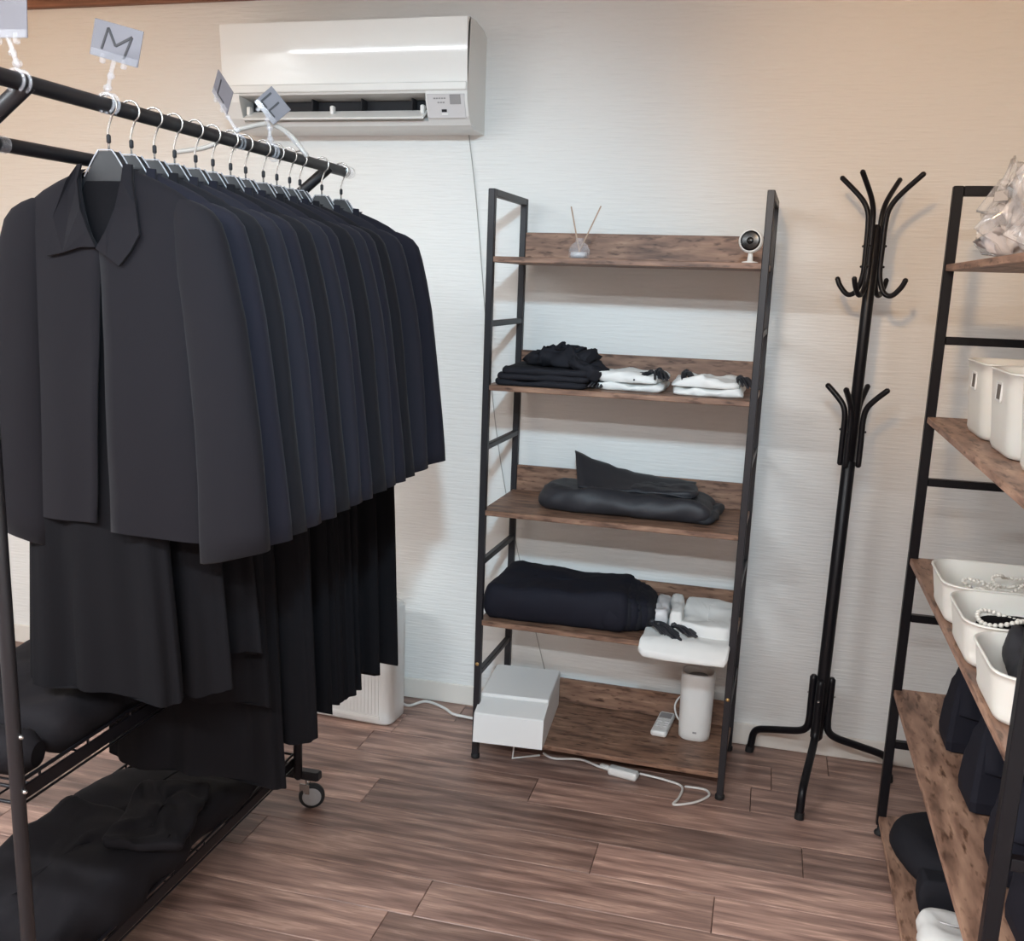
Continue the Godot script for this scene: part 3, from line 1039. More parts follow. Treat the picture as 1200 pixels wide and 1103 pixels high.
func tassel(parent: Node, from: Vector3, dir: Vector3, salt: float) -> void:
	var st := begin()
	var rng := RandomNumberGenerator.new()
	rng.seed = int(salt * 100)
	lathe(st, [[0.001, -0.012], [0.008, -0.008], [0.01, 0.0], [0.007, 0.008], [0.001, 0.011]], 10, from + Vector3(0, 0.008, 0), Basis(Vector3.FORWARD, 0.7))
	for k in 12:
		var side := Vector3(rng.randf_range(-1, 1), 0, rng.randf_range(-1, 1)) * 0.022
		var e := from + dir * rng.randf_range(0.7, 1.1) + side
		tube(st, smooth_path([from + side * 0.3 + Vector3(0, 0.006, 0), from + dir * 0.4 + side * 0.7 + Vector3(0, 0.008 + rng.randf() * 0.008, 0), e + Vector3(0, 0.003, 0)], 4), 0.0036, 6, true)
	put("tassel", st, M.satin, parent)

func soft(called: String, size: Vector3, rc: float, re: float, amp: float, freq: float, salt: float, m: Material, at: Vector3, turn: float, label: String, category: String, group := "", bend = null) -> Node3D:
	var t := thing(called, label, category, at, turn, group)
	var st := begin()
	cushion(st, size, rc, re, amp, freq, salt, Transform3D.IDENTITY, bend)
	put("cloth", st, m, t)
	return t

func things_on_back_shelf(tiers: Array) -> void:
	var yaw := BACK_TURN
	# top board: reed diffuser and little camera
	var y: float = tiers[0] + 0.0005
	var t := thing("reed_diffuser", "faceted glass reed diffuser with two sticks on the top board", "diffuser", at_back(0.235, y, -0.15), yaw)
	var st := begin()
	st.set_smooth_group(-1)
	var rings := []
	for p in [[0.024, 0.0], [0.031, 0.008], [0.032, 0.026], [0.024, 0.042], [0.012, 0.05], [0.012, 0.06]]:
		rings.append(circle(Vector3(0, p[1], 0), Vector3(0, 0, 1), Vector3(1, 0, 0), p[0], 8))
	loft(st, rings)
	put("bottle", st, M.clear, t)
	st = begin()
	lathe(st, [[0.0, 0.004], [0.022, 0.005], [0.025, 0.012], [0.024, 0.02], [0.0, 0.02]], 16)
	put("fragrance", st, M.wrap, t)
	for s in [[Vector3(-0.004, 0.012, 0), Vector3(0.054, 0.152, -0.02)], [Vector3(0.004, 0.012, 0.004), Vector3(-0.036, 0.15, -0.03)]]:
		st = begin()
		tube(st, [s[0], s[1]], 0.0022, 8)
		put("reed", st, M.reed, t)
	t = thing("indoor_camera", "small round white camera with black face on the top board", "camera", at_back(0.722, y, -0.12), yaw - 0.15)
	st = begin()
	lathe(st, [[0.0, 0.0], [0.022, 0.0], [0.022, 0.004], [0.008, 0.007], [0.006, 0.03], [0.006, 0.04]], 20)
	put("stand", st, M.white_plastic, t)
	st = begin()
	var tilt := Basis(Vector3.RIGHT, PI / 2 - 0.05)
	lathe(st, [[0.0, -0.022], [0.018, -0.02], [0.03, -0.01], [0.033, 0.004], [0.033, 0.012], [0.029, 0.016]], 28, Vector3(0, 0.06, 0), tilt)
	var head := put("head", st, M.white_plastic, t)
	st = begin()
	lathe(st, [[0.0, 0.013], [0.027, 0.013], [0.027, 0.017], [0.022, 0.0185], [0.0, 0.019]], 28, Vector3(0, 0.06, 0), tilt)
	put("face", st, M.lens, head)
	st = begin()
	lathe(st, [[0.0, 0.018], [0.009, 0.0192], [0.007, 0.021], [0.0, 0.0215]], 18, Vector3(0, 0.06, 0), tilt)
	put("lens", st, M.lens, head)

	# second board: black folded garments, white folded bags with black tassels
	y = tiers[1] + 0.0005
	var where := ["bottom of the stack", "middle of the stack", "upper layer of the stack"]
	for k in 3:
		soft("folded_garment", Vector3(0.275 - k * 0.008, 0.0175, 0.25), 0.02, 0.008, 0.008, 9.0, 10.0 + k * 3.7, M.stack_cloth, at_back(0.165 + 0.004 * k, y + k * 0.0175, -0.135), yaw + 0.02 * k, "black folded garment on the second board, " + where[k], "garment", "black folded garments on the second board")
	t = soft("crumpled_garment", Vector3(0.2, 0.05, 0.15), 0.05, 0.03, 0.035, 14.0, 20.0, M.stack_cloth, at_back(0.205, y + 0.0535, -0.15), yaw - 0.1, "crumpled black garment on top of the stack on the second board", "garment")
	st = begin()
	cushion(st, Vector3(0.1, 0.035, 0.13), 0.03, 0.016, 0.02, 16.0, 21.0, Transform3D(Basis(Vector3.FORWARD, 0.5), Vector3(0.085, -0.012, 0.05)))
	put("hanging_end", st, M.stack_cloth, t)
	for k in 2:
		for j in 2:
			var u: float = [0.42, 0.638][k]
			var zz: float = [-0.15, -0.135][k]
			var o := soft("folded_bag", Vector3([0.185, 0.2][k] - j * 0.012, 0.024, 0.2), 0.015, 0.010, 0.018, 10.0, 30.0 + k * 5 + j * 2, M.white_cloth, at_back(u, y + j * 0.024, zz), yaw - 0.06 * j, "white folded bag with black tassels on the second board, " + [["lower one beside the black stack", "upper one beside the black stack"], ["lower one beside the right post", "upper one beside the right post"]][k][j], "bag", "white folded bags on the second board")
			if j == 1:
				tassel(o, Vector3(0.07 if k == 0 else -0.07, 0.024, 0.0), Vector3(0.03, -0.012, 0.075), 3.0 + k)
				tassel(o, Vector3(0.05 if k == 0 else 0.085, 0.018, 0.02), Vector3(-0.035 if k == 0 else 0.03, -0.012, 0.06), 5.0 + k)
			elif k == 0:
				tassel(o, Vector3(-0.085, 0.014, 0.06), Vector3(-0.012, -0.008, 0.045), 8.0)

	# third board: one long black garment folded over itself
	y = tiers[2] + 0.0005
	t = thing("folded_coat", "long black garment folded loosely with a raised flap, alone on the third board", "garment", at_back(0.41, y, -0.185), yaw + 0.03)
	st = begin()
	cushion(st, Vector3(0.53, 0.07, 0.25), 0.07, 0.04, 0.022, 6.0, 40.0, Transform3D.IDENTITY, func(v: Vector3): return Vector3(v.x, v.y * (1.0 - 0.18 * smoothstep(-0.05, 0.25, v.x)), v.z + 0.03 * v.x), 84)
	put("roll", st, M.satin, t)
	st = begin()
	var grid := []
	for i in 15:
		var u := lerpf(-0.185, 0.2, i / 14.0)
		var row := PackedVector3Array()
		for j in 9:
			var v := lerpf(-0.115, 0.075 - 0.02 * i / 14.0, j / 8.0)
			var lift := 0.062 * pow(1.0 - i / 14.0, 2.2) * smoothstep(0.08, -0.1, v)
			row.append(Vector3(u + 0.05 * (1 - i / 14.0) * (j / 8.0), 0.077 - 0.006 * i / 14.0 + lift + 0.014 * smoothstep(-0.02, -0.1, v) + 0.006 * noise.get_noise_2d(u * 12, v * 14), v))
		grid.append(row)
	thick_sheet(st, grid, 0.005)
	put("flap", st, M.satin, t)
	st = begin()
	cushion(st, Vector3(0.2, 0.02, 0.14), 0.03, 0.009, 0.01, 9.0, 43.0, Transform3D(Basis(Vector3.UP, 0.05), Vector3(0.11, 0.06, -0.02)))
	put("inner_fold", st, M.satin, t)
	st = begin()
	cushion(st, Vector3(0.12, 0.03, 0.2), 0.04, 0.014, 0.016, 9.0, 44.0, Transform3D(Basis(Vector3.UP, -0.1), Vector3(0.225, 0.0, 0.02)))
	put("lower_fold", st, M.satin, t)

	# fourth board: thick black pile, white folded cloths with a tassel
	y = tiers[3] + 0.0005
	t = thing("folded_coat", "thick navy-black pile of folded garment with layered right end on the fourth board", "garment", at_back(0.262, y, -0.165), yaw + 0.03)
	st = begin()
	cushion(st, Vector3(0.44, 0.115, 0.30), 0.03, 0.03, 0.016, 5.0, 50.0, Transform3D(Basis.IDENTITY, Vector3(-0.03, 0, 0)), func(v: Vector3): return Vector3(v.x, v.y * (1.0 + 0.12 * smoothstep(0.1, -0.2, v.z) * smoothstep(0.1, -0.2, v.x)), v.z), 84)
	put("drape", st, M.bag_cloth, t)
	for k in 6:
		st = begin()
		cushion(st, Vector3(0.09, 0.112 - k * 0.004, 0.285 - k * 0.012), 0.03, 0.03, 0.006, 8.0, 52.0 + k, Transform3D(Basis(Vector3.UP, 0.02 * k), Vector3(0.15 + 0.0145 * k, 0, -0.002 * k)))
		put("fold_layer", st, M.stack_cloth if k % 2 else M.bag_cloth, t)
	t = soft("folded_cloth", Vector3(0.255, 0.022, 0.30), 0.012, 0.005, 0.008, 6.0, 60.0, M.white_cloth, at_back(0.638, y, -0.115), yaw, "white folded cloth hanging over the fourth board's front edge", "cloth", "white folded cloths on the fourth board", func(v: Vector3): return Vector3(v.x, v.y - 0.03 * smoothstep(0.115, 0.15, v.z) , v.z + 0.02))
	t = soft("folded_cloth", Vector3(0.15, 0.045, 0.24), 0.012, 0.010, 0.012, 7.0, 61.0, M.white_cloth, at_back(0.685, y + 0.0225, -0.16), yaw, "smooth white folded cloth beside the right post on the fourth board", "cloth", "white folded cloths on the fourth board", func(v: Vector3): return Vector3(v.x, v.y - 0.016 * smoothstep(-0.06, 0.05, v.z) + 0.01 * absf(v.x) * 10.0 * 0.3, v.z))
	t = soft("folded_cloth", Vector3(0.042, 0.062, 0.2), 0.008, 0.012, 0.006, 9.0, 62.0, M.white_cloth, at_back(0.592, y + 0.0225, -0.15), yaw + 0.08, "narrow white rolled cloth between two others on the fourth board", "cloth", "white folded cloths on the fourth board")
	t = soft("folded_cloth", Vector3(0.05, 0.05, 0.19), 0.012, 0.014, 0.008, 11.0, 63.0, M.ac_panel, at_back(0.543, y + 0.0225, -0.18), yaw + 0.05, "greyish pleated cloth against the black pile on the fourth board", "cloth", "white folded cloths on the fourth board")
	tassel(t, Vector3(-0.02, 0.012, 0.115), Vector3(0.07, -0.012, 0.05), 11.0)
	tassel(t, Vector3(0.0, 0.01, 0.13), Vector3(0.07, -0.018, 0.055), 12.0)
	tassel(t, Vector3(0.045, 0.014, 0.125), Vector3(0.05, -0.008, 0.035), 13.0)

	# bottom board: stepped white box, remote control, white cylinder
	y = tiers[4] + 0.0005
	t = thing("carton", "stepped white cardboard box at the left end of the bottom board", "box", at_back(0.124, y, 0.0), yaw + 0.09)
	st = begin()
	var side := PackedVector2Array([Vector2(0.045, 0.0), Vector2(0.05, 0.002), Vector2(0.038, 0.088), Vector2(0.034, 0.092), Vector2(-0.05, 0.108), Vector2(-0.31, 0.108), Vector2(-0.31, 0.0)])
	var across := Basis(Vector3(0, 0, 1), Vector3(0, 1, 0), Vector3(-1, 0, 0))
	prism(st, side, -0.108, 0.108, null, Transform3D(across, Vector3.ZERO))
	put("tray", st, M.paper, t)
	st = begin()
	box(st, Vector3(0, 0.1145, -0.182), Vector3(0.216, 0.013, 0.256), 0.003)
	put("lid", st, M.paper, t)
	t = thing("remote_control", "small white remote control lying on the bottom board", "remote control", at_back(0.562, y, -0.265), yaw - 0.06)
	st = begin()
	cushion(st, Vector3(0.052, 0.02, 0.165), 0.008, 0.006, 0.0, 1.0, 0.0)
	put("case", st, M.white_plastic, t)
	st = begin()
	box(st, Vector3(0, 0.0205, -0.045), Vector3(0.038, 0.002, 0.042), 0.0008)
	put("display", st, M.grey, t)
	for k in 6:
		st = begin()
		box(st, Vector3(-0.012 + 0.024 * (k % 2), 0.0205, 0.0 + 0.018 * int(k / 2.0)), Vector3(0.014, 0.003, 0.008), 0.001)
		put("button", st, M.ac_panel, t)
	t = thing("humidifier", "white rounded upright appliance on the bottom board by the right post", "appliance", at_back(0.664, y, -0.235), yaw)
	st = begin()
	rings = []
	for p in [[0.044, 0.0], [0.048, 0.004], [0.049, 0.02], [0.0505, 0.1], [0.0515, 0.19], [0.0515, 0.212], [0.049, 0.22], [0.045, 0.219], [0.043, 0.21], [0.042, 0.198]]:
		rings.append(ring_at(p[0], p[0] * 0.92, p[0] * 0.75, 40, p[1]))
	loft(st, rings)
	put("housing", st, M.white_plastic, t)
	st = begin()
	lathe(st, [[0.0, 0.197], [0.03, 0.199], [0.031, 0.203], [0.0, 0.206]], 24)
	put("top_grille", st, M.grey, t)
	st = begin()
	box(st, Vector3(0.004, 0.03, 0.0452), Vector3(0.012, 0.006, 0.002), 0.0006)
	put("mark", st, M.grey, t)

func thick_sheet(st: SurfaceTool, grid: Array, th: float) -> void:
	var under := []
	for r in grid:
		var q := PackedVector3Array()
		for p in r:
			q.append(p - Vector3(0, th, 0))
		under.append(q)
	sheet(st, grid, false)
	sheet(st, under, true)
	var n: int = grid.size() - 1
	var m: int = grid[0].size() - 1
	sheet(st, [under[0], grid[0]], false)
	sheet(st, [grid[n], under[n]], false)
	for j in [0, m]:
		var a := PackedVector3Array()
		var b := PackedVector3Array()
		for k in n + 1:
			a.append(grid[k][j])
			b.append(under[k][j])
		sheet(st, [a, b], j == m)

func build_side_shelf() -> void:
	var w := 1.225
	var d := 0.35
	var h := 1.7355
	var tiers := [1.5491, 1.1715, 0.7991, 0.4319, 0.059]
	var rungs := [1.3638, 1.0024, 0.6348, 0.2725]
	var t := thing("shelf_rack", "near five-tier rack of black steel and brown boards, holding white bins and black bags", "shelf", SIDE_AT, SIDE_TURN)
	var pw := 0.024
	for z in [pw / 2, w + pw / 2]:
		for x in [pw / 2, d - pw / 2]:
			var p := post(t, Vector3(x, 0.03, z), Vector3(x, h, z), pw, "post", M.black_metal)
			var st := begin()
			lathe(st, [[0.014, 0.0], [0.015, 0.004], [0.013, 0.01], [0.007, 0.014], [0.007, 0.032]], 14, Vector3(x, 0, z))
			put("foot", st, M.rubber, p)
		post(t, Vector3(pw, h - pw / 2, z), Vector3(d - pw, h - pw / 2, z), pw, "top_rail", M.black_metal)
		for y in rungs:
			post(t, Vector3(pw, y, z), Vector3(d - pw, y, z), 0.02, "rung", M.black_metal)
	for i in 5:
		var st := begin()
		box(st, Vector3.ZERO, Vector3(d - 0.012, 0.016, w + 0.004), 0.0015)
		var o := put("shelf_board", st, M.rustic_deep[i], t)
		o.position = Vector3(d / 2 - 0.002, tiers[i] - 0.008, w / 2 + pw / 2)
	things_on_side_shelf(tiers)

func make_bin(called: String, a: float, b: float, h: float, r: float, taper: float, holes: bool, label: String, at: Vector3, group: String) -> Node3D:
	var t := thing(called, label, "bin", at, SIDE_TURN, group)
	var st := begin()
	st.set_smooth_group(0)
	var th := 0.0035
	var rings := []
	for p in [[-0.012, 0.0], [-0.004, 0.003], [0.0, 0.012]]:
		rings.append(ring_at(a - taper + p[0], b - taper + p[0], r - 0.01, 64, p[1]))
	for k in 6:
		var f := (k + 1) / 6.0
		rings.append(ring_at(a - taper * (1 - f), b - taper * (1 - f), r, 64, lerpf(0.012, h - 0.005, f)))
	rings.append(ring_at(a + 0.003, b + 0.003, r, 64, h - 0.004))
	rings.append(ring_at(a + 0.003, b + 0.003, r, 64, h - 0.001))
	rings.append(ring_at(a, b, r, 64, h))
	rings.append(ring_at(a - th, b - th, r - th, 64, h - 0.003))
	for k in 4:
		var f := 1.0 - (k + 1) / 4.0
		rings.append(ring_at(a - taper * (1 - f) - th, b - taper * (1 - f) - th, r - th, 64, lerpf(0.006, h - 0.005, f)))
	loft(st, rings)
	put("tub", st, M.bin, t)
	if holes:
		for s in [-1, 1]:
			st = begin()
			var yy := h * 0.735
			var x: float = s * (a - taper * 0.25 + 0.0008)
			for k in 4:
				box(st, Vector3(x, yy + [0.017, -0.017, 0, 0][k], [0, 0, 0.0215, -0.0215][k]), Vector3(0.004, [0.005, 0.005, 0.037, 0.037][k], [0.048, 0.048, 0.005, 0.005][k]), 0.0015)
			var rim := put("handle_rim", st, M.white_plastic, t)
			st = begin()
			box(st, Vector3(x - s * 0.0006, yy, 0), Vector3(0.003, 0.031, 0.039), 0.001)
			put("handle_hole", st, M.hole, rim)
	return t

func things_on_side_shelf(tiers: Array) -> void:
	# top board: items wrapped in clear plastic
	var y: float = tiers[0] + 0.0005
	var wraps := [[Vector3(0.10, y, 0.50), Vector3(0.2, 0.165, 0.16), 70.0, "small crinkled clear plastic bundle at the left on the top board"], [Vector3(0.14, y, 0.69), Vector3(0.24, 0.25, 0.2), 75.0, "taller crinkled clear plastic bundle with dark tag on the top board"]]
	for wv in wraps:
		var t := thing("plastic_bundle", wv[3], "bundle", at_side(wv[0].x, wv[0].y, wv[0].z), SIDE_TURN, "plastic-wrapped bundles on the top board")
		for k in 3:
			var st := begin()
			var s: Vector3 = wv[1]
			cushion(st, Vector3(s.x * 0.86, s.y * [0.4, 0.3, 0.22][k], s.z * 0.84), 0.03, 0.03, 0.045, 11.0, wv[2] + k, Transform3D(Basis(Vector3.UP, 0.3 * k - 0.2), Vector3(0.01 * k, s.y * [0.0, 0.36, 0.64][k], 0)))
			put("wrapped_cloth", st, M.wrap if k < 2 else M.ac_panel, t)
		var st2 := begin()
		cushion(st2, wv[1], 0.05, 0.05, 0.07, 15.0, wv[2] + 9, Transform3D.IDENTITY, func(v: Vector3): return Vector3(v.x * (1.05 - 0.35 * v.y / 0.2 * 0.7), v.y, v.z * (1.05 - 0.3 * v.y / 0.2 * 0.7)), 90)
		put("plastic_film", st2, M.film, t)
		st2 = begin()
		for k in [0, 1] if wv[1].y > 0.2 else [0]:
			box(st2, Vector3(-0.09 + 0.03 * k, 0.115 + 0.1 * k, 0.075 - 0.03 * k), Vector3(0.024, 0.02, 0.003), 0.001, Basis.from_euler(Vector3(-0.2, -0.4, 0.1)))
		put("dark_tag", st2, M.dark if wv[1].y > 0.2 else M.grey, t)
	# second board: tall white bins with handle holes
	y = tiers[1] + 0.0005
	var g := "tall white bins on the second board"
	var at_v := [0.345, 0.615, 0.89]
	var lb := ["tall white bin with handle hole, farthest of three on the second board", "tall white bin with handle hole, middle of three on the second board", "tall white bin nearest the camera on the second board, cut by the frame"]
	for k in 3:
		make_bin("storage_bin", 0.125, 0.125, 0.165, 0.05, 0.012, true, lb[k], at_side(0.168, y, at_v[k]), g)
	# third board: low white tubs
	y = tiers[2] + 0.0005
	var tv := [0.485, 0.745, 1.01]
	lb = ["low white tub holding a tangle of pearl strands, farthest on the third board", "low white tub with black pouches and pearl strands, middle of the third board", "low white tub full of black cloth bags, nearest on the third board"]
	for k in 3:
		make_bin("storage_tub", 0.148, 0.122, 0.09, 0.055, 0.01, false, lb[k], at_side(0.145, y, tv[k]), "low white tubs on the third board")
	pearls(at_side(0.145, y + 0.0075, tv[0]))
	tub_two(at_side(0.145, y + 0.0075, tv[1]))
	tub_three(at_side(0.145, y + 0.0075, tv[2]))
	# fourth board: black formal handbags
	y = tiers[3] + 0.0005
	var spots := [[0.335, 0.2, "black cloth handbag, farthest on the fourth board"], [0.625, 0.205, "black cloth handbag standing second from the wall on the fourth board"], [0.905, 0.21, "black cloth handbag partly behind the near post on the fourth board"], [1.11, 0.2, "black cloth handbag nearest the camera on the fourth board"]]
	var proto: Node3D
	for k in 4:
		var at := at_side(0.215, y, spots[k][0])
		if k == 0:
			proto = make_handbag(spots[k][2], at)
		else:
			copy_of(proto, spots[k][2], at, SIDE_TURN + [0, 0.04, -0.03, 0.05][k])
	# bottom board: rounded soft bag and a white pouch
	y = tiers[4] + 0.0005
	make_bag(at_side(0.135, y, 0.285))
	var p := soft("white_pouch", Vector3(0.17, 0.06, 0.16), 0.05, 0.028, 0.014, 8.0, 90.0, M.white_cloth, at_side(0.118, y, 0.60), SIDE_TURN, "white soft cloth pouch on the bottom board beside the black rounded bag", "pouch")
	var st := begin()
	tube(st, smooth_path([Vector3(-0.07, 0.058, -0.02), Vector3(-0.02, 0.064, 0.005), Vector3(0.03, 0.063, 0.0), Vector3(0.07, 0.06, 0.02)]), 0.0022, 6)
	put("seam", st, M.ac_panel, p)
	soft("white_pouch", Vector3(0.15, 0.055, 0.15), 0.05, 0.026, 0.014, 8.0, 94.0, M.white_cloth, at_side(0.12, y, 0.80), SIDE_TURN, "white soft cloth pouch on the bottom board, nearest the camera", "pouch")

func pearls(at: Vector3) -> void:
	# strands heaped in the tub: each strand one object of beads
	var bead := SphereMesh.new()
	bead.radius = 0.0038
	bead.height = 0.0076
	bead.radial_segments = 8
	bead.rings = 5
	var words := ["uppermost pearl strand looping along the tub's front", "pearl strand coiled in the middle of the pearl tub", "pearl strand at the far side of the pearl tub", "pearl strand lowest in the pearl tub"]
	for s in 4:
		var t := thing("pearl_strand", words[s], "necklace", at, SIDE_TURN, "pearl strands in the far tub")
		var st := begin()
		var curve := []
		for k in 84:
			var a := TAU * k / 84.0
			var r := 1.0 + 0.35 * sin(a * 3 + s * 2.0) + 0.2 * sin(a * 7 + s)
			curve.append(Vector3(cos(a) * 0.075 * r + [0.02, 0.0, 0.03, -0.03][s], 0.016 + 0.017 * (3 - s) + 0.008 * sin(a * 5 + s), sin(a) * 0.055 * r))
		for k in 84:
			st.append_from(bead, 0, Transform3D(Basis.IDENTITY, curve[k]))
		put("beads", st, M.pearl, t)

func tub_two(at: Vector3) -> void:
	var n := ["left black velvet pouch in the middle tub", "right black velvet pouch in the middle tub"]
	for k in 2:
		soft("black_pouch", Vector3(0.11, 0.035, 0.15), 0.05, 0.016, 0.012, 9.0, 100.0 + k * 4, M.skirt, at + Vector3(-0.055 + 0.12 * k, 0.022, 0.015), 0.1, n[k], "pouch", "black pouches in the middle tub")
	var bead := SphereMesh.new()
	bead.radius = 0.005
	bead.height = 0.01
	bead.radial_segments = 8
	bead.rings = 5
	var w := ["left pearl ring lying on black pouch in the middle tub", "middle pearl ring lying on black pouch in the middle tub", "right pearl ring lying on black pouch in the middle tub"]
	for s in 3:
		var t := thing("pearl_bracelet", w[s], "bracelet", at + Vector3([-0.07, 0.005, 0.075][s], 0.064, [0.0, 0.03, 0.005][s]), SIDE_TURN, "pearl rings in the middle tub")
		var st := begin()
		for k in 26:
			var a := TAU * k / 26.0
			st.append_from(bead, 0, Transform3D(Basis.IDENTITY, Vector3(cos(a) * [0.04, 0.026, 0.036][s], 0.006 * sin(a * 2 + s), sin(a) * [0.036, 0.026, 0.034][s])))
		put("beads", st, M.pearl, t)

func tub_three(at: Vector3) -> void:
	var n := ["black cloth bag with pointed corner at the left in the nearest tub", "black cloth bag with pointed corner in the middle of the nearest tub", "black cloth bag at the right in the nearest tub"]
	for k in 3:
		var t := thing("black_pouch", n[k], "pouch", at + Vector3(-0.06 + 0.075 * k, 0.006, 0.0), 0.1 - 0.12 * k, "black bags in the nearest tub")
		var st := begin()
		cushion(st, Vector3(0.1, 0.07, 0.2), 0.02, 0.02, 0.014, 10.0, 110.0 + k * 3, Transform3D(Basis(Vector3.FORWARD, 0.25), Vector3(0, 0.004, 0)), func(v: Vector3): return v + Vector3(0, 0.03 * smoothstep(0.0, -0.085, v.z) * smoothstep(0.02, -0.04, v.x), 0))
		put("cloth", st, M.satin, t)

func make_handbag(label: String, at: Vector3) -> Node3D:
	var t := thing("handbag", label, "handbag", at, SIDE_TURN, "black handbags on the fourth board")
	var st := begin()
	st.set_smooth_group(-1)
	var rings := []
	for p in [[0.128, 0.05, 0.0], [0.135, 0.062, 0.006], [0.138, 0.066, 0.03], [0.134, 0.058, 0.09], [0.126, 0.042, 0.15], [0.118, 0.026, 0.185], [0.114, 0.02, 0.192], [0.105, 0.012, 0.192]]:
		rings.append(ring_at(p[0], p[1], 0.006, 56, p[2]))
	loft(st, rings)
	var body := put("body", st, M.bag_cloth, t)
	st = begin()
	var flap := []
	for k in 7:
		var yy := lerpf(0.196, 0.1, k / 6.0)
		var r := PackedVector3Array()
		for j in 9:
			var x := lerpf(-0.118, 0.118, j / 8.0)
			r.append(Vector3(x, yy - 0.014 * (1 - pow(x / 0.118, 2)) * k / 6.0, lerpf(0.024, 0.063, k / 6.0)))
		flap.append(r)
	thick_sheet(st, flap, 0.004)
	put("flap", st, M.bag_cloth, body)
	for s in [-1, 1]:
		st = begin()
		var arc := []
		for k in 13:
			var a := PI * k / 12.0
			arc.append(Vector3(cos(a) * 0.07, 0.185 + sin(a) * 0.075, s * 0.016))
		tube(st, arc, 0.0045, 8)
		put("handle", st, M.bag_cloth, t)
	return t

func make_bag(at: Vector3) -> void:
	var t := thing("soft_bag", "black soft cloth bag with rounded end lying on the near rack's bottom board", "bag", at, SIDE_TURN)
	var st := begin()
	cushion(st, Vector3(0.25, 0.1, 0.34), 0.115, 0.045, 0.008, 5.0, 120.0, Transform3D(Basis.IDENTITY, Vector3(0, 0, -0.03)), func(v: Vector3): return Vector3(v.x + 0.035 * smoothstep(-0.05, 0.17, v.z) * (1.0 if v.x < 0 else 0.0), v.y * (0.78 + 0.22 * smoothstep(-0.17, 0.05, v.z)), v.z), 72)
	put("body", st, M.stack_cloth, t)
	for k in 3:
		st = begin()
		tube(st, smooth_path([Vector3(-0.02 + 0.035 * k, 0.083, -0.16), Vector3(0.0 + 0.03 * k, 0.101, -0.08), Vector3(0.015 + 0.025 * k, 0.104, 0.0), Vector3(0.02 + 0.025 * k, 0.102, 0.08)]), 0.006, 8, true)
		put("pleat", st, M.bag_cloth, t)
	st = begin()
	cushion(st, Vector3(0.215, 0.09, 0.075), 0.012, 0.012, 0.005, 8.0, 121.0, Transform3D(Basis.IDENTITY, Vector3(0.02, 0, 0.165)))
	put("band", st, M.stack_cloth, t)

# ---------------------------------------------------------------- coat rack
func build_coat_rack() -> void:
	var t := thing("coat_rack", "slim black metal coat stand with curled hooks between the two shelf racks", "coat stand", Vector3(0.238, 0, -3.044))
	var lean := Vector3(0.0155, 0, 0)
	var st := begin()
	tube(st, [Vector3(0, 0.15, 0), Vector3(0, 0.28, 0) + lean * 0.15, Vector3(0, 1.0, 0) + lean * 0.6], 0.0185, 16, true)
	put("lower_pole", st, M.black_metal, t)
	st = begin()
	tube(st, [Vector3(0, 0.99, 0) + lean * 0.6, Vector3(0, 1.648, 0) + lean], 0.0155, 16, true)
	put("upper_pole", st, M.black_metal, t)
	var top := Vector3(0.0155, 0, 0)
	for k in 4:
		var a := deg_to_rad(30 + 90 * k)
		var o := Vector3(cos(a), 0, sin(a))
		st = begin()
		var pts := [[0.098, 1.512], [0.088, 1.492], [0.066, 1.470], [0.046, 1.472], [0.032, 1.492], [0.0235, 1.53], [0.0235, 1.60], [0.0245, 1.66], [0.031, 1.697], [0.055, 1.732], [0.114, 1.785]]
		var path := []
		for p in pts:
			path.append(top + o * p[0] + Vector3(0, p[1], 0))
		tube(st, smooth_path(path, 5), 0.0072, 10, true)
		var hook := put("coat_hook", st, M.black_metal, t)
		for y in [1.545, 1.60]:
			st = begin()
			tube(st, [top + o * 0.029 + Vector3(0, y, 0), top + o * 0.033 + Vector3(0, y, 0)], 0.0035, 8, true)
			put("screw", st, M.rubber, hook)
	var mid := Vector3(0.0105, 0, 0)
	for k in 4:
		var a := deg_to_rad(24 + 90 * k)
		var o := Vector3(cos(a), 0, sin(a))
		st = begin()
		var path := []
		for p in [[0.085, 1.212], [0.055, 1.184], [0.034, 1.158], [0.0265, 1.125], [0.0265, 1.06], [0.0265, 0.992]]:
			path.append(mid + o * p[0] + Vector3(0, p[1], 0))
		tube(st, smooth_path(path, 5), 0.0082, 10, true)
		var hook := put("lower_coat_hook", st, M.black_metal, t)
		st = begin()
		tube(st, [mid + o * 0.033 + Vector3(0, 1.09, 0), mid + o * 0.0365 + Vector3(0, 1.09, 0)], 0.0035, 8, true)
		put("screw", st, M.rubber, hook)
	for k in 3:
		var a := deg_to_rad(-9.8 + 120 * k)
		var o := Vector3(sin(a), 0, cos(a))
		st = begin()
		var path := []
		for p in [[0.030, 0.335], [0.030, 0.26], [0.030, 0.20], [0.037, 0.168], [0.062, 0.147], [0.12, 0.125], [0.19, 0.1], [0.221, 0.086], [0.236, 0.066], [0.242, 0.03], [0.246, 0.008]]:
			path.append(o * p[0] + Vector3(0, p[1], 0))
		tube(st, smooth_path(path, 5), 0.0115, 12, true)
		var leg := put("leg", st, M.black_metal, t)
		st = begin()
		tube(st, [o * 0.2445 + Vector3(0, 0.02, 0), o * 0.2465 + Vector3(0, 0.0, 0)], 0.0135, 12)
		put("foot_cap", st, M.rubber, leg)
		st = begin()
		tube(st, [o * 0.041 + Vector3(0, 0.28, 0), o * 0.0445 + Vector3(0, 0.28, 0)], 0.0035, 8, true)
		put("screw", st, M.chrome, leg)

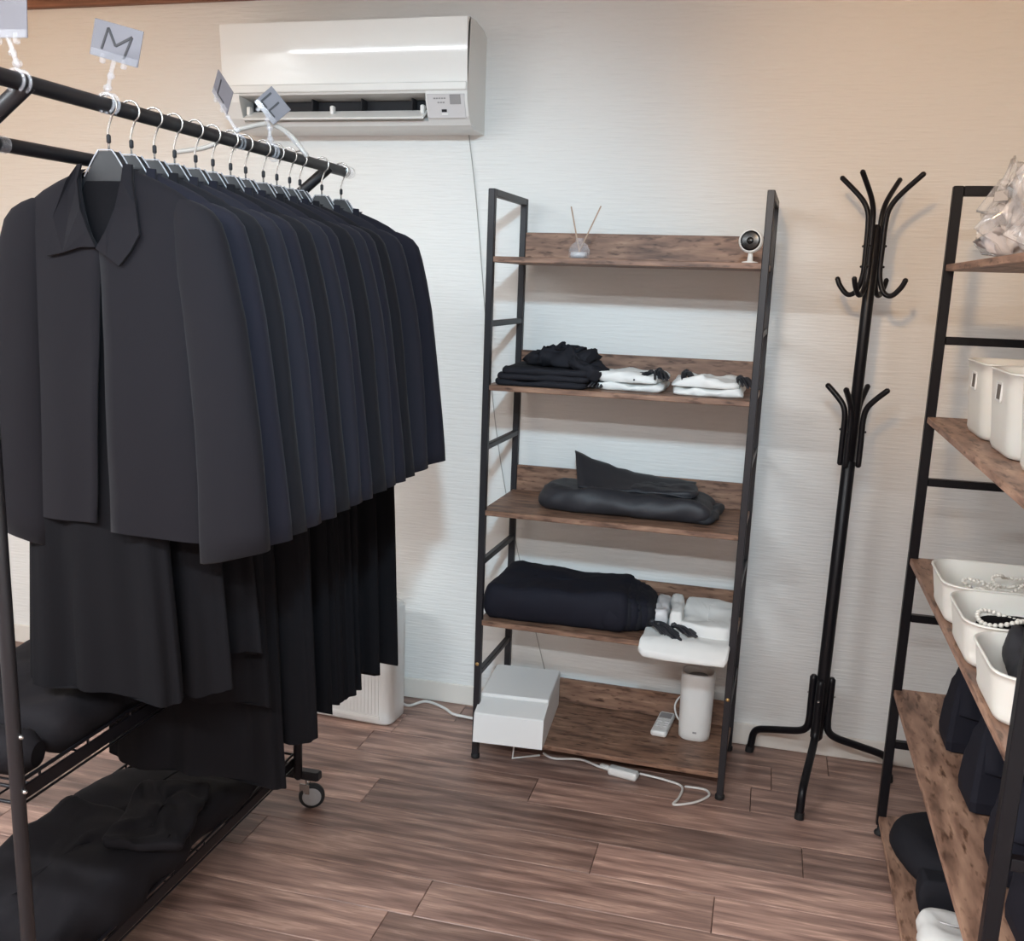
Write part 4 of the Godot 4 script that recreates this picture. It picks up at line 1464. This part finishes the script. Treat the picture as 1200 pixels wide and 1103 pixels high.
# ---------------------------------------------------------------- floor heater and cables
func build_heater() -> void:
	var t := thing("panel_heater", "white ribbed floor unit standing on the floor behind the hanging dresses", "appliance", Vector3(-1.31, 0, -3.06), -0.06)
	var st := begin()
	st.set_smooth_group(0)
	var rings := []
	for p in [[0.016, 0.003], [0.006, 0.004], [0.0, 0.012], [0.0, 0.05], [0.0, 0.25], [0.0, 0.40], [0.008, 0.41], [0.02, 0.415]]:
		rings.append(ring_at(0.2 - p[0], 0.07 - p[0], 0.03 - p[0] * 0.5, 48, p[1]))
	loft(st, rings)
	put("housing", st, M.heater, t)
	for k in 26:
		st = begin()
		box(st, Vector3(-0.165 + k * 0.0128, 0.21, 0.0702), Vector3(0.004, 0.34, 0.002), 0.0008)
		put("rib", st, M.heater, t)
	st = begin()
	box(st, Vector3(0, 0.03, 0.071), Vector3(0.32, 0.012, 0.003), 0.001)
	put("lower_band", st, M.white_plastic, t)

func cable(called: String, pts: Array, r: float, m: Material, label: String) -> Node3D:
	var t := thing(called, label, "cord")
	var st := begin()
	tube(st, smooth_path(pts, 6), r, 8, true)
	put("cable", st, m, t)
	return t

func build_cables() -> void:
	cable("hanging_cord", [Vector3(-0.975, 1.925, WALL_Z + 0.006), Vector3(-0.94, 1.685, WALL_Z + 0.005), Vector3(-0.88, 1.17, WALL_Z + 0.005), Vector3(-0.824, 0.83, WALL_Z + 0.005), Vector3(-0.73, 0.45, WALL_Z + 0.006), Vector3(-0.648, 0.16, WALL_Z + 0.013), Vector3(-0.63, 0.08, WALL_Z + 0.016)], 0.0016, M.thin_cord, "thin grey cord hanging down the wall from the air conditioner")
	cable("power_cord", [Vector3(-1.12, 0.05, -3.09), Vector3(-1.11, 0.012, -3.15), Vector3(-1.07, 0.0055, -3.22), Vector3(-0.99, 0.0055, -3.185), Vector3(-0.95, 0.0055, -3.15), Vector3(-0.90, 0.0055, -3.14), Vector3(-0.80, 0.0055, -3.13), Vector3(-0.5, 0.0055, -3.1)], 0.005, M.cord, "white power cord running over the floor from the ribbed floor unit")
	cable("floor_cable", [at_back(0.21, 0.006, -0.10), at_back(0.25, 0.006, -0.078), at_back(0.33, 0.006, -0.1), at_back(0.40, 0.012, -0.06), at_back(0.44, 0.012, -0.055)], 0.004, M.cord, "white cable on the floor leading into the small adapter under the bottom board")
	var t := thing("plug_adapter", "small white plug adapter on the floor under the bottom board", "adapter", at_back(0.475, 0, -0.045), BACK_TURN - 0.2)
	var st := begin()
	cushion(st, Vector3(0.095, 0.026, 0.034), 0.008, 0.006, 0.0, 1.0, 0.0)
	put("case", st, M.white_plastic, t)
	st = begin()
	tube(st, [Vector3(-0.05, 0.013, -0.004), Vector3(-0.075, 0.012, -0.01)], 0.009, 10, true)
	put("plug", st, M.cord, t)
	cable("cable_loop", [at_back(0.525, 0.012, -0.06), at_back(0.60, 0.008, -0.055), at_back(0.655, 0.008, -0.03), at_back(0.655, 0.007, 0.04), at_back(0.645, 0.0065, 0.085), at_back(0.69, 0.006, 0.06), at_back(0.722, 0.006, 0.025), at_back(0.738, 0.006, -0.012), at_back(0.722, 0.006, -0.04), at_back(0.665, 0.006, -0.038)], 0.0038, M.cord, "white cable looping out on the floor by the rack's right foot")
	cable("appliance_cord", [at_back(0.622, 0.10, -0.275), at_back(0.60, 0.12, -0.29), at_back(0.592, 0.15, -0.30), at_back(0.605, 0.175, -0.315), at_back(0.63, 0.185, -0.33)], 0.003, M.cord, "white cord looping behind the upright white appliance")
	t = thing("wire_stand", "thin white wire bracket on the floor below the stepped white box", "bracket", at_back(0.14, 0, -0.055), BACK_TURN)
	st = begin()
	tube(st, [Vector3(-0.02, 0.07, -0.03), Vector3(-0.015, 0.005, 0.02), Vector3(0.06, 0.005, -0.03)], 0.0035, 8, true)
	put("wire", st, M.cord, t)
